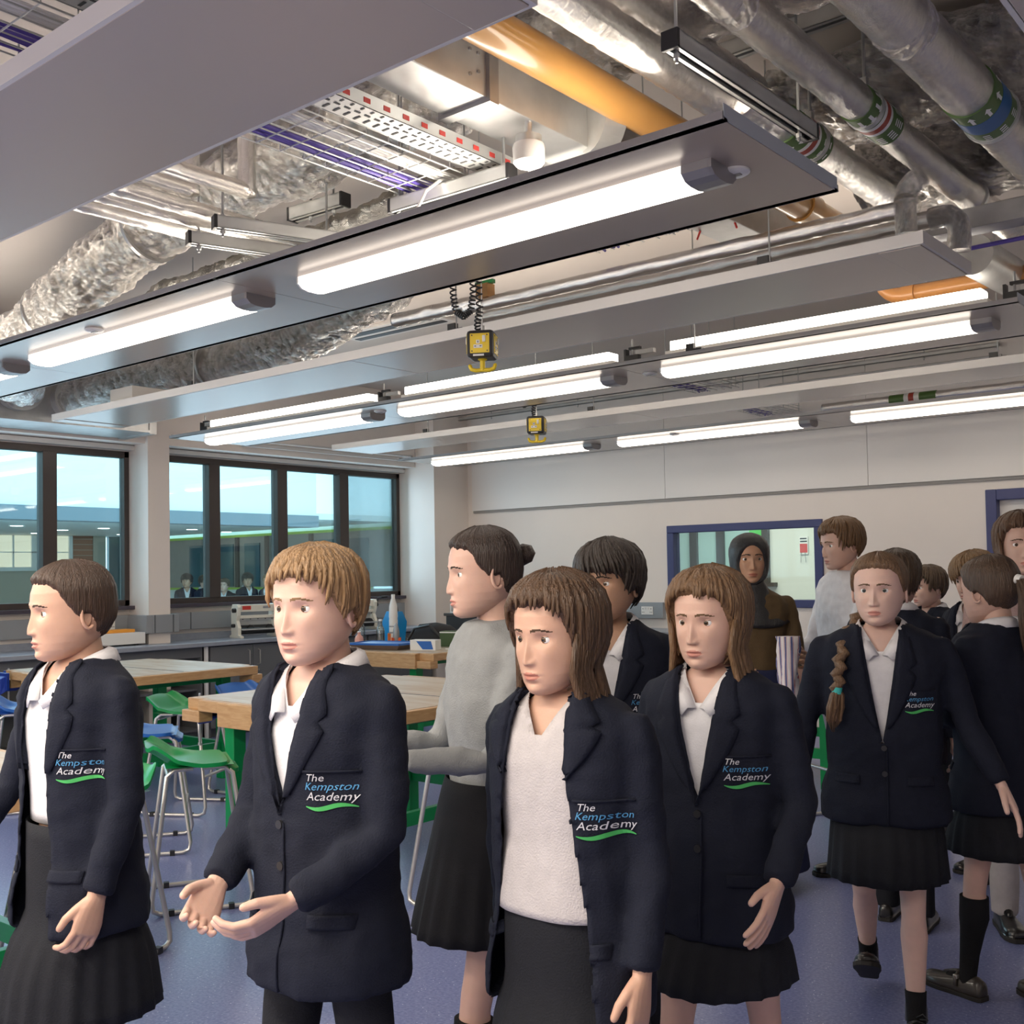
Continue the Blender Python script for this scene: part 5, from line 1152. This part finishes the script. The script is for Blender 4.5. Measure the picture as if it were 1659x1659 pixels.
    if top == 'blazer' or innerm:
        vt = .040*H; zt = .853*H; zb = vb*H; gp = open_ or 0
        def vhalf(z):
            z = z-dz
            if z > zt: return vt
            if z > zb-1e-4: return lerp(gp, vt, max(0, (z-zb)/(zt-zb))**0.9)
            return gp*(1+0.5*(zb-z)/(.2*H)) if gp else -1
        bm = bmesh.new(); bm.from_mesh(me)
        kill = [f for f in bm.faces if f.calc_center_median().y < W((0, 0, f.calc_center_median().z-dz)).y-.015*H and abs(f.calc_center_median().x) < vhalf(f.calc_center_median().z)+.003 and f.calc_center_median().z-dz < .87*H and f.calc_center_median().z-dz > (zb if not gp else 0)]
        topk = [f for f in bm.faces if f.calc_center_median().z-dz > .8515*H and abs(f.calc_center_median().x) < .05*H]
        bmesh.ops.delete(bm, geom=list(set(kill) | set(topk)), context='FACES')
        for v in bm.verts:
            if v.is_boundary and v.co.y < -.015*H and v.co.z-dz < .835*H:
                h = vhalf(v.co.z)
                if h > 0: v.co.x = math.copysign(h, v.co.x)
        bm.to_mesh(me); bm.free()
    g_ = obj(garment_name, me, tm_, root, smooth='all')
    if top == 'blazer' or innerm:
        so = g_.modifiers.new('thickness', 'SOLIDIFY'); so.thickness = 0.004; so.offset = -1
    bvh = BVHTree.FromPolygons([tuple(v.co) for v in me.vertices], [tuple(p.vertices) for p in me.polygons])
    def proj(x, z, off_=0.003):
        hit = bvh.ray_cast(Vector((x, -1.2, z)), Vector((0, 1, 0)), 1.35)
        return None if hit[0] is None else Vector((x, hit[0].y-off_, z))
    if top == 'blazer':
        for sx in (-1, 1):
            g = []; last = None
            for i in range(19):
                t = i/18; z = lerp(zt-.006*H, zb, t)+dz; x0 = vhalf(z)
                w_ = (.018+.026*sstep(0, .42, t))*(1 if t < .42 else 1-((t-.42)/.58)**1.6)*H*1.05+.004
                if .36 < t < .43: w_ *= 0.72
                row = []
                for j in range(6):
                    x = sx*(x0-.004+w_*j/5); zz = z+.006*H*j/5; p = proj(x, zz, .005+.003*sin(pi*j/5))
                    if p is None: p = Vector((x, last.y if last else -.05, zz))
                    last = p; row.append(p)
                g.append(row)
            for k in range(1, len(g)-1):
                for j in range(6): g[k][j].y = (g[k-1][j].y+2*g[k][j].y+g[k+1][j].y)/4
            lp = obj('lapel', MB().loft(g, closed=False, caps=False), tm_, g_, smooth='all'); so = lp.modifiers.new('t', 'SOLIDIFY'); so.thickness = .004; so.offset = -1
            pk = []
            for i in range(6):
                row = [proj(sx*(.048+.010*j)*H, (.540-.0035*i)*H+dz, .006) or Vector((sx*.07*H, -.08, .53*H)) for j in range(6)]; pk.append(row)
            obj('pocket_flap', MB().loft(pk, closed=False, caps=False), tm_, g_, smooth='all').modifiers.new('t', 'SOLIDIFY').thickness = .004
        if not gp:
            for zz in (zb/H-.012, zb/H-.065):
                p = proj(.004, zz*H+dz, .004)
                if p: obj('button', MB().tube([p+Vector((0, .003, 0)), p+Vector((0, -.003, 0))], .009, 14), BLACK, g_, smooth=True)
            ln = [proj(.012, z*H+dz, .0025) for z in [lerp(zb/H-.01, hz+.005, i/10) for i in range(11)]]
            ln = [p for p in ln if p]
            if len(ln) > 3: obj('front_edge', MB().tube(ln, .003, 6), tm_, g_, smooth='all')
        if badge:
            cx, cz = .0735*H+(gp*.35), (.690 if vb > .6 else .70)*H+dz
            b = MB()
            Mt = lambda dx, dz_, sc: Matrix.Translation((cx+dx, 0, cz+dz_)) @ Matrix.Rotation(pi/2, 4, 'X')
            k = s*1.12
            add_text(b, 'The', .019*k, Mt(-.022*k, .030*k, 1), 1, .3); add_text(b, 'Kempston', .0195*k, Mt(.0, .014*k, 1), 0, .3); add_text(b, 'Academy', .0215*k, Mt(.002*k, -.004*k, 1), 1, .3)
            sw = []
            for i in range(15):
                u = -1+2*i/14; zc = -.022*k+.004*k*sin(u*3.2); th = .0036*k*(1-u*u)+.0008
                sw.append([(cx+u*.040*k, 0, cz+zc+th), (cx+u*.040*k, 0, cz+zc-th)])
            b.loft(sw, closed=False, caps=False, mi=2)
            nv = []
            for v in b.v:
                p = proj(v[0], v[2], .0032); nv.append(tuple(p) if p else (v[0], -.1*H, v[2]))
            b.v = nv; me2 = bpy.data.meshes.new('badge'); me2.from_pydata(b.v, [], b.f)
            for p, i in zip(me2.polygons, b.m): p.material_index = i
            bo = obj('badge', me2, [BADGEB, BADGEW, BADGEG], g_, label='embroidered school badge')
            pc = []
            for i in range(2):
                pc.append([proj(cx+(-.045+.015*j)*k, cz+(.043-.004*i)*k, .004) or Vector((cx, -.08, cz)) for j in range(7)])
            obj('pocket_edge', MB().loft(pc, closed=False, caps=False), tm_, g_, smooth='all').modifiers.new('t', 'SOLIDIFY').thickness = .003
    # ---- lower clothing
    bmat = botm or SKIRT
    if bottom == 'skirt':
        rows = []; NP = 96
        for i in range(14):
            t = i/13; z = lerp(.60*H, hem*H, t); wo = .010 if top == 'jumper' else (.007 if open_ and innerm is SHIRT else 0); rx = lerp(.086+wo, .122 if top != 'blazer' else .116, t**.8)*H*(1+(wide-1)*.5); ry = lerp(.068+wo, .108 if top != 'blazer' else .100, t**.8)*H; row = []
            for j in range(NP):
                a = 2*pi*j/NP; pl = (abs(((j*22/NP) % 1)-.3)-.35)*.020*sstep(.15, 1, t)*H*.55+.008*noise.noise(Vector((cos(a)*2, sin(a)*2, t*1.5+seed)))*t
                cy = 0
                if top == 'blazer' and z > .405*H:
                    q_ = sstep(.47, .405, z/H); rx = min(rx, lerp(.093, .112, q_)*H*(1+(wide-1)*.5)); ry = min(ry, lerp(.075, .092, q_)*H); pl *= q_
                kx = (1 if top != 'blazer' else sstep(.46, .36, z/H))*max(abs(J[0][1].y), abs(J[1][1].y))*t*.55
                row.append(Vector(((rx+pl)*cos(a), (ry+pl+kx)*sin(a), z+dz)))
            rows.append(row)
        so = obj('skirt', MB().loft(rows, caps=False), bmat, root, smooth='all').modifiers.new('t', 'SOLIDIFY'); so.thickness = .004
    elif bottom in ('trousers', 'robe'):
        m = MB()
        m.loft([ering(rx*H+.006, ry*H+.006, z*H+dz) for z, rx, ry in ((.47, .088, .070), (.50, .099, .076), (.55, .092, .070), (.60, .083, .064))])
        for h, k, an, b_ in J:
            m.tube([h+Vector((0, 0, .0)), h.lerp(k, .5), k, k.lerp(an, .5), an+Vector((0, 0, -.012))], [.070*s, .064*s, .055*s, .052*s, .052*s], 20)
        if bottom == 'robe':
            m.loft([ering(rx*H, ry*H, z*H+dz) for z, rx, ry in ((.06, .15, .125), (.2, .135, .11), (.35, .12, .095), (.5, .108, .085), (.62, .095, .075))])
        me = remesh(m.mesh('trousers'), .010, 4)
        NN = [v.normal.copy() for v in me.vertices]
        for v, nn in zip(me.vertices, NN):
            p = Vector((v.co.x*9, v.co.y*9, v.co.z*6+seed)); v.co = v.co+nn*noise.noise(p)*.006
        obj('trousers' if bottom == 'trousers' else 'robe_skirt', me, bmat, root, smooth='all')
    # ---- socks and shoes
    for (h, k, an, b_), sx in zip(J, (1, -1)):
        up = .85 if socks == 'knee' else .20
        if bottom == 'skirt' and socks:
            tp = an.lerp(k, up); md = an.lerp(k, .64)+Vector((0, .007*s, 0))
            pts = [an+Vector((0, 0, -.03))]+[an, an.lerp(k, .25)]+([an.lerp(k, .5)+Vector((0, .004, 0)), md, tp] if up > .5 else [])
            rr = [.030*s, .030*s, .034*s]+([.043*s, .0515*s, .050*s] if up > .5 else [])
            obj('sock', MB().tube(pts, rr, 24), SOCK, root, smooth=True)
        shoe(root, an, min(b_, 0.0)*0.9 if an.z > .06*H else 0.0, s, shoes, shoem or SHOE)
    return root
def mat_brow(c):
    k = ('b', c)
    if k not in _cache: _cache[k] = mat('brow_hair', (c[0]*.7, c[1]*.7, c[2]*.7), .8)
    return _cache[k]
def shoe(root, an, pitch, s, kind, m_):
    M = Matrix.Translation(an) @ Matrix.Rotation(pitch, 4, 'X') @ Matrix.Scale(s*1.0, 4) @ Matrix.Translation((0, 0, -.069))
    rings = []
    for y, w_, h, zo in ((.066, .018, .03, .018), (.062, .027, .055, .014), (.04, .032, .068, .012), (.01, .034, .066, .012), (-.03, .036, .060, .012), (-.07, .041, .050, .012), (-.11, .045, .043, .012), (-.145, .043, .038, .013), (-.168, .034, .032, .015), (-.180, .018, .022, .018)):
        rings.append([(w_*cos(a), y, zo+h*max(0, sin(a))**.7) for a in [pi*j/14 for j in range(15)]]+[(w_*cos(a), y, zo) for a in (pi, )])
    sh = obj('shoe', MB().loft(rings, M=M), m_, root, smooth='all')
    rs = []
    for y, w_ in ((.070, .020), (.062, .031), (.03, .036), (-.01, .037), (-.05, .041), (-.10, .048), (-.145, .047), (-.172, .036), (-.186, .018)):
        rs.append([(-w_, y, .0), (w_, y, .0), (w_, y, .016), (-w_, y, .016)])
    obj('sole', MB().loft(rs, M=M), SOLE, sh, bevel=.002)
    if kind == 'tbar':
        obj('sock_opening', MB().loft([[(w_*cos(a), y, .045+h*sin(a)) for a in [pi*j/10 for j in range(11)]] for y, w_, h in ((-.095, .010, .012), (-.08, .022, .022), (-.05, .027, .026), (-.02, .028, .034))], M=M), SOCK, sh, smooth='all')
        obj('strap', MB().tube([M @ Vector(p) for p in ((-.039, -.025, .035), (-.032, -.03, .066), (0, -.034, .080), (.032, -.03, .066), (.039, -.025, .035))], .0075*s, 8).tube([M @ Vector(p) for p in ((0, -.034, .080), (0, -.06, .074), (0, -.10, .058))], .0075*s, 8), m_, sh, smooth='all')
        obj('buckle', MB().box(.020, .036, -.038, -.020, .060, .074, 0, M), CHROME, sh, bevel=.002)
    elif kind == 'lace':
        obj('cuff', MB().tube([M @ Vector((0, .015, .06)), M @ Vector((0, .015, .10)), M @ Vector((0, .016, .115))], [.036*s, .035*s, .033*s], 20), m_, sh, smooth=True)
        lm = MB()
        for i in range(5):
            y = -.035-.017*i; z = .079-.0065*i
            lm.tube([M @ Vector(p) for p in ((-.024, y, z-.012), (0, y-.004, z), (.024, y, z-.012))], .0030*s, 6)
            lm.tube([M @ Vector(p) for p in ((-.024, y-.012, z-.014), (0, y-.006, z-.001), (.024, y+.004, z-.012))], .0030*s, 6)
        lm.tube([M @ Vector(p) for p in ((0, -.03, .085), (.02, -.035, .10), (.035, -.04, .085), (.01, -.034, .082))], .0025*s, 6)
        obj('laces', lm, BLACK, sh, smooth='all')
    else:
        obj('tongue', MB().tube([M @ Vector(p) for p in ((0, .0, .085), (0, -.03, .076), (0, -.06, .066))], [.018*s, .022*s, .014*s], 12, round_caps=True), m_, sh, smooth='all')
STY = { # hairline z by |theta| : (0 front ... pi back), thickness
 'short': ([(0, .062), (.7, .058), (1.0, .040), (1.25, .000), (1.45, -.022), (1.7, -.010), (2.1, -.055), (3.2, -.072)], .015),
 'fringe': ([(0, .034), (.5, .030), (.9, .030), (1.15, -.002), (1.4, -.030), (1.7, -.015), (2.1, -.060), (3.2, -.078)], .020),
 'tied': ([(0, .072), (.7, .066), (1.0, .048), (1.25, .010), (1.45, -.012), (1.7, -.010), (2.1, -.055), (3.2, -.080)], .010),
 'long': ([(0, .070), (.6, .064), (.9, .045), (1.15, -.01), (1.35, -.085), (1.7, -.10), (3.2, -.105)], .018),
 'hijab': ([(0, .058), (.45, .050), (.75, .025), (.95, -.02), (1.02, -.06), (.99, -.115), (1.2, -.13), (3.2, -.13)], .014)}
def build_hair(root, HM, style, hairc, m_, s):
    base = {'braid': 'tied', 'pony': 'tied', 'bun': 'tied'}.get(style, style)
    tab, T = STY[base]; sd = random.random()*40
    def zl(th): return interp([(a, b) for a, b in tab], abs(th))[0]
    if base == 'hijab':
        rings = []; ths = [-pi+2*pi*j/90 for j in range(90)]
        for z in [-.118+.0058*i for i in range(41)]:
            row = []
            for t in ths:
                # face opening: an oval around the front
                p0 = head_pt(t, min(z, .1155), 0, False); r = math.hypot(p0.x/.056, (z+.022)/.086) if cos(t) > 0 else 9
                k = sstep(.96, 1.06, r); off = lerp(-.012, T+.002*noise.noise(Vector((t*3, z*40, sd))), k)
                p = head_pt(t, min(z, .1155), off, False); row.append(HM @ p)
            rings.append(row)
        h = obj('headscarf', MB().loft(rings), m_, root, smooth='all')
        iv = HM.inverted(); rows = []
        for i in range(12):
            u = i/11; z = lerp(-.095, -.30, u); rx = lerp(.060, .190, u**1.1); ry = lerp(.070, .140, u**1.1); cy = lerp(-.006, .02, u)
            rows.append([HM @ Vector((rx*cos(a)*(1+.03*sin(a*9+u*4)), cy+ry*sin(a)*(1+.03*sin(a*7)), z+.02*sin(a*2+1)*u)) for a in [2*pi*j/60 for j in range(60)]])
        obj('scarf_drape', MB().loft(rows, caps=False), m_, h, smooth='all').modifiers.new('t', 'SOLIDIFY').thickness = .004
        return
    rings = []; ths = [-pi+2*pi*j/180 for j in range(180)]
    zlo = min(b for a, b in tab)-.012; nz = 46
    for i in range(nz):
        z = lerp(zlo, .1155, i/(nz-1)); row = []
        for t in ths:
            k = sstep(-.004, .010, z-zl(t)+.006*noise.noise(Vector((t*9, 0, sd)))); crown = 1+.25*sstep(.02, .1, z)
            st = 1+.22*noise.noise(Vector((t*22+z*15, z*6, sd)))+.10*noise.noise(Vector((t*60, z*9, sd)))
            row.append(HM @ head_pt(t, z, lerp(-.010, T*st*crown, k), False))
        rings.append(row)
    mb = MB().loft(rings)
    # lock tubes follow the skull from the crown down
    rnd = random.Random(int(sd*1000)); nl = {'short': 120, 'fringe': 130, 'tied': 0, 'long': 110}[base]
    for q in range(nl):
        t = rnd.uniform(-pi, pi); z1 = zl(t)+rnd.uniform(-.012, .012); sw = rnd.uniform(-.35, .35) if base != 'long' else rnd.uniform(-.1, .1)
        if base == 'fringe' and abs(t) < 1.1: sw = .35+rnd.uniform(-.15, .15); z1 -= rnd.uniform(0, .012)
        pts = []
        for i in range(9):
            u = i/8; z = lerp(.110, z1, u**1.2); tt = t+sw*u
            pts.append(HM @ head_pt(tt, z, T*(1.05+.2*rnd.random())-(.006*u**3 if base != 'fringe' or abs(t) > 1 else -.002*u), False))
        mb.tube(pts, [.0035*s, .006*s, .0065*s, .0065*s, .0065*s, .006*s, .005*s, .004*s, .0015*s], 6)
    if base == 'long':
        for q in range(90):
            sx = rnd.choice((-1, 1)); t = sx*rnd.uniform(1.15, pi); L = rnd.uniform(.20, .27)
            p0 = head_pt(t, rnd.uniform(-.03, .05), T, False); p1 = head_pt(t, -.07, T*1.1, False)
            p2 = Vector((p1.x*1.12, p1.y*1.0+.006, -.13)); p3 = Vector((p1.x*1.30, (p1.y if p1.y > -.02 else -.055)*1.05, -.18)); p4 = Vector((p1.x*1.25+rnd.uniform(-.01, .01), p3.y*1.05-.01, -L-.05))
            mb.tube([HM @ p for p in (p0, p1, p2, p3, p4)], [.006*s, .009*s, .010*s, .009*s, .002*s], 6)
    h = obj('hair', mb, m_, root, smooth='all')
    def tail(p0, pts, n, r0, spread, name, tie, tiem):
        mb = MB()
        for q in range(n):
            a = rnd.uniform(0, 2*pi); rr = math.sqrt(rnd.random())*spread; off = Vector((cos(a)*rr, sin(a)*rr, 0)); L = rnd.uniform(.85, 1.05); path = [HM @ Vector(p0)]
            for i, p in enumerate(pts):
                u = (i+1)/len(pts); k = sin(pi*min(1, u*.9+.05)); pp = Vector(p0).lerp(Vector(p), L if i == len(pts)-1 else 1)
                path.append(HM @ (pp+off*k*(1+.3*u)+Vector((rnd.uniform(-.003, .003), rnd.uniform(-.003, .003), 0))))
            mb.tube(path, [r0*.6]+[r0]*(len(pts)-1)+[r0*.15], 6)
        o = obj(name, mb, m_, h, smooth='all')
        t0 = HM @ Vector(p0); d = (HM @ Vector(pts[0])-t0).normalized()
        obj('hair_tie', MB().tube([t0-d*.006*s+d*.010, t0+d*.016*s+d*.010], tie*s, 18), tiem, h, smooth=True)
    if style == 'pony':
        tail((0, .112, .030), [(0, .140, .020), (0.004, .155, -.03), (0.008, .150, -.10), (0.010, .140, -.17), (0.012, .128, -.25)], 60, .0055*s, .026, 'ponytail', .018, WHITEP)
    if style == 'bun':
        mb = MB().lathe([(.001, -.03), (.025, -.022), (.034, 0), (.025, .022), (.001, .03)], (0, .118, .04), 20); mb.v = [tuple(HM @ Vector(v)) for v in wrinkle(mb.v, .004, 60, 1)]
        obj('bun', mb, m_, h, smooth='all')
    if style == 'braid':
        mb = MB(); P = [Vector(p) for p in ((-.056, .075, -.055), (-.084, .030, -.105), (-.098, -.045, -.150), (-.104, -.112, -.200), (-.108, -.142, -.250), (-.112, -.148, -.305))]
        n = 13
        for i in range(n):
            u = i/(n-1)*(len(P)-1.001); a = int(u); c = P[a].lerp(P[a+1], u-a); d = (P[a+1]-P[a]).normalized(); sd_ = 1 if i % 2 else -1
            side = d.cross(Vector((0, 1, .2))).normalized()*sd_*.0135; r = .0195-.003*i/n
            mb.tube([HM @ p for p in (c-side*1.1-d*.016, c-side*.2-d*.004, c+side*.9+d*.012, c+side*.2+d*.026)], [r*.35*s, r*s, r*.95*s, r*.4*s], 12, round_caps=True)
        obj('plait', mb, m_, h, smooth='all')
        tail(tuple(P[-1]), [(-.116, -.150, -.335), (-.122, -.152, -.375), (-.128, -.150, -.415), (-.130, -.146, -.450)], 44, .0055*s, .022, 'plait_end', .0165, TEALT)

REL = ((.14, .02, -1), (.05, -.22, -1))
# ---- front row, left to right
person('person in open navy blazer and dark skirt walking at the left frame edge', 1.55, (-2.55, 1.39), -38, hairc=(.055, .03, .018), skinc=(.58, .35, .25), style='tied', arms=(((.18, -.05, -1), (-.05, -.35, -1)), ((.25, -.25, -1), (.2, -.7, -.8))), legs=((12, 4), (-10, 8)), head=(-12, 4, 0), open_=.055, vb=.66, hem=.30, innerm=SHIRT, curl=(1.0, .8))
person('fair-haired person in navy blazer and dark trousers, hands joined in front, left of centre', 1.56, (-1.775, 1.515), -38, bottom='trousers', hairc=(.30, .18, .085), style='short', arms=(((.16, -.12, -1), (-.42, -.85, -.50)), ((.16, -.12, -1), (-.42, -.85, -.55))), legs=((-8, 4), (10, 4)), head=(8, 3, 0), vb=.66, curl=(.9, .9))
person('dark-haired adult in a grey top and black skirt reaching both hands forward, centre left', 1.63, (-1.90, 2.20), -66, top='jumper', topm=GREYJ, hairc=(.035, .02, .014), style='bun', botm=BLACKC, hem=.36, arms=(((.12, -.35, -1), (-.25, -1, .05)), ((.12, -.35, -1), (-.25, -1, .0))), legs=((14, 5), (-12, 10)), head=(-5, 4, 0), socks='knee', curl=(.8, .8))
person('brown-haired person in open navy blazer over a pale grey top, nearest the camera at centre', 1.49, (-1.33, 1.76), -38, hairc=(.085, .045, .022), skinc=(.58, .35, .25), style='long', innerm=GREYW, open_=.075, vb=.74, hem=.33, arms=(((.12, .05, -1), (.05, -.3, -1)), ((.14, .1, -1), (.02, .1, -1))), legs=((8, 4), (-8, 6)), head=(-6, 6, 0), curl=(.8, .8))
person('dark-haired boy in navy blazer looking left, standing behind the front row at centre', 1.58, (-1.93, 2.80), -12, bottom='trousers', hairc=(.035, .024, .018), skinc=(.48, .28, .18), style='fringe', head=(-24, 2, 0), vb=.66)
person('girl with light brown hair in navy blazer stepping forward right of centre, hand swinging', 1.51, (-1.325, 2.36), -34, hairc=(.17, .095, .045), style='long', arms=(((.22, -.02, -1), (-.05, -.75, -.75)), ((.12, .12, -1), (.05, -.1, -1))), legs=((-14, 4), (16, 6)), head=(-4, 5, 0), vb=.64, hem=.36, socks='ankle', curl=(.35, .7))
# ---- the sharp girl with the plait and those around her
person('girl with a long plait and teal hair tie, in navy blazer and laced shoes', 1.55, (-1.38, 3.58), -20, hairc=(.165, .095, .05), style='braid', iris=(.08, .10, .10), skinc=(.70, .47, .39), arms=(((.30, .03, -1), (.42, -.25, -.85)), ((.26, .0, -1), (.14, -.12, -1))), legs=((12, 3), (-14, 18)), head=(-10, 2, 0), vb=.61, wide=1.16, hem=.32, socks='ankle', shoes='lace', curl=(.35, .7))
g = person('woman in a black headscarf and long dark dress holding a striped cloth', 1.66, (-2.45, 4.72), -4, top='jumper', topm=cloth('olive_brown_top', (.10, .065, .03)), bottom='robe', botm=NAVYC, hairc=(.012, .012, .014), style='hijab', skinc=(.46, .26, .16), arms=(((.18, -.15, -1), (-.1, -1, .10)), ((.14, -.1, -1), (-.35, -.8, -.1))), legs=((4, 0), (-4, 2)), head=(2, 0, 0))
person('man in a white shirt and navy trousers turned left behind the girl with the plait', 1.74, (-2.21, 5.30), -76, top='shirt', topm=SHIRT, bottom='trousers', botm=NAVYC, hairc=(.16, .085, .035), style='short', arms=(((.05, -.45, -.9), (.0, -1, -.55)), ((.05, -.3, -.9), (.0, -1, -.5))), legs=((6, 2), (-8, 4)), head=(0, 8, 0), wide=1.12)
person('short-haired boy in blazer and dark trousers facing left behind the girl with the plait', 1.49, (-2.12, 6.27), -68, bottom='trousers', hairc=(.10, .062, .035), style='short', legs=((5, 2), (-6, 3)), head=(-8, 4, 0))
person('dark-haired pupil in a blazer mostly hidden behind the head of the girl with the plait', 1.56, (-1.70, 4.60), 150, hairc=(.07, .04, .02), style='short', bottom='trousers', legs=((3, 0), (-4, 2)))
person('girl with a ponytail and white scrunchie, blazer, skirt and black knee socks, right edge', 1.53, (-1.13, 3.99), -150, hairc=(.085, .05, .03), style='pony', arms=(((.1, -.2, -1), (-.25, -1, .05)), ((.1, -.15, -1), (-.25, -1, .1))), legs=((9, 2), (-11, 6)), head=(-2, 6, 0), hem=.34, shoes='tbar', shoem=SHOEB, socks='knee', wide=1.08)
person('long-haired woman in a dusty pink cardigan looking on at the right edge', 1.70, (-1.25, 4.77), -8, top='long', topm=PINKC, hairc=(.12, .065, .035), style='long', bottom='trousers', botm=GREYW, arms=(((.1, 0, -1), (-.1, -.4, -1)), ((.1, 0, -1), (.0, -.4, -1))), legs=((3, 0), (-3, 2)), head=(-6, 3, 0), skinc=(.66, .43, .34))
person('boy with tousled light brown hair looking down beside the woman in pink', 1.55, (-1.65, 5.55), -60, hairc=(.22, .13, .06), style='fringe', bottom='trousers', legs=((3, 0), (-4, 2)), head=(-6, 12, 0), skinc=(.66, .43, .34))
# striped cloth held by the woman
t = thing('striped_cloth', 'striped red, navy and white cloth held by the woman in the headscarf', 'cloth', (0, 0, 0))
_r = bpy.data.objects.get(g.name); _M = _r.matrix_basis
q = MB(); rows = []
for i in range(12):
    u = i/11
    rows.append([_M @ Vector((.10+.05*cos(2*pi*j/16)*(1-.3*u)+.01*sin(j*1.7+i), -.42+.03*sin(2*pi*j/16), 1.20-.36*u)) for j in range(16)])
obj('cloth', q.loft(rows), STRIPE, t, smooth='all')
# ---- small figures across the courtyard
ppl = [o for o in bpy.data.objects if o.parent is None and o.get('category') == 'person']
far = (((-20.5, 7.3), 60, 4, 'fair figure leftmost of the group seen outside through the right window'), ((-20.3, 7.6), 100, 10, 'tallest dark-haired figure in the left group outside'), ((-20.1, 7.9), 40, 9, 'blazered figure facing right in the left group outside'), ((-19.6, 8.5), 80, 4, 'dark figure just right of the window mullion outside'), ((-19.3, 8.85), 20, 1, 'fair-haired figure in the right group outside'), ((-19.1, 9.1), 120, 9, 'last figure of the right group outside'))
FARXY = ((-17.39, 11.57), (-17.15, 11.77), (-16.9, 12.05), (-16.54, 12.28), (-16.25, 12.55), (-15.9, 12.75))
for (xy, rz, k, lab), q in zip(far, FARXY):
    copy_tree(ppl[k], loc=(q[0], q[1], -0.02), rz=radians(rz), label='small '+lab)
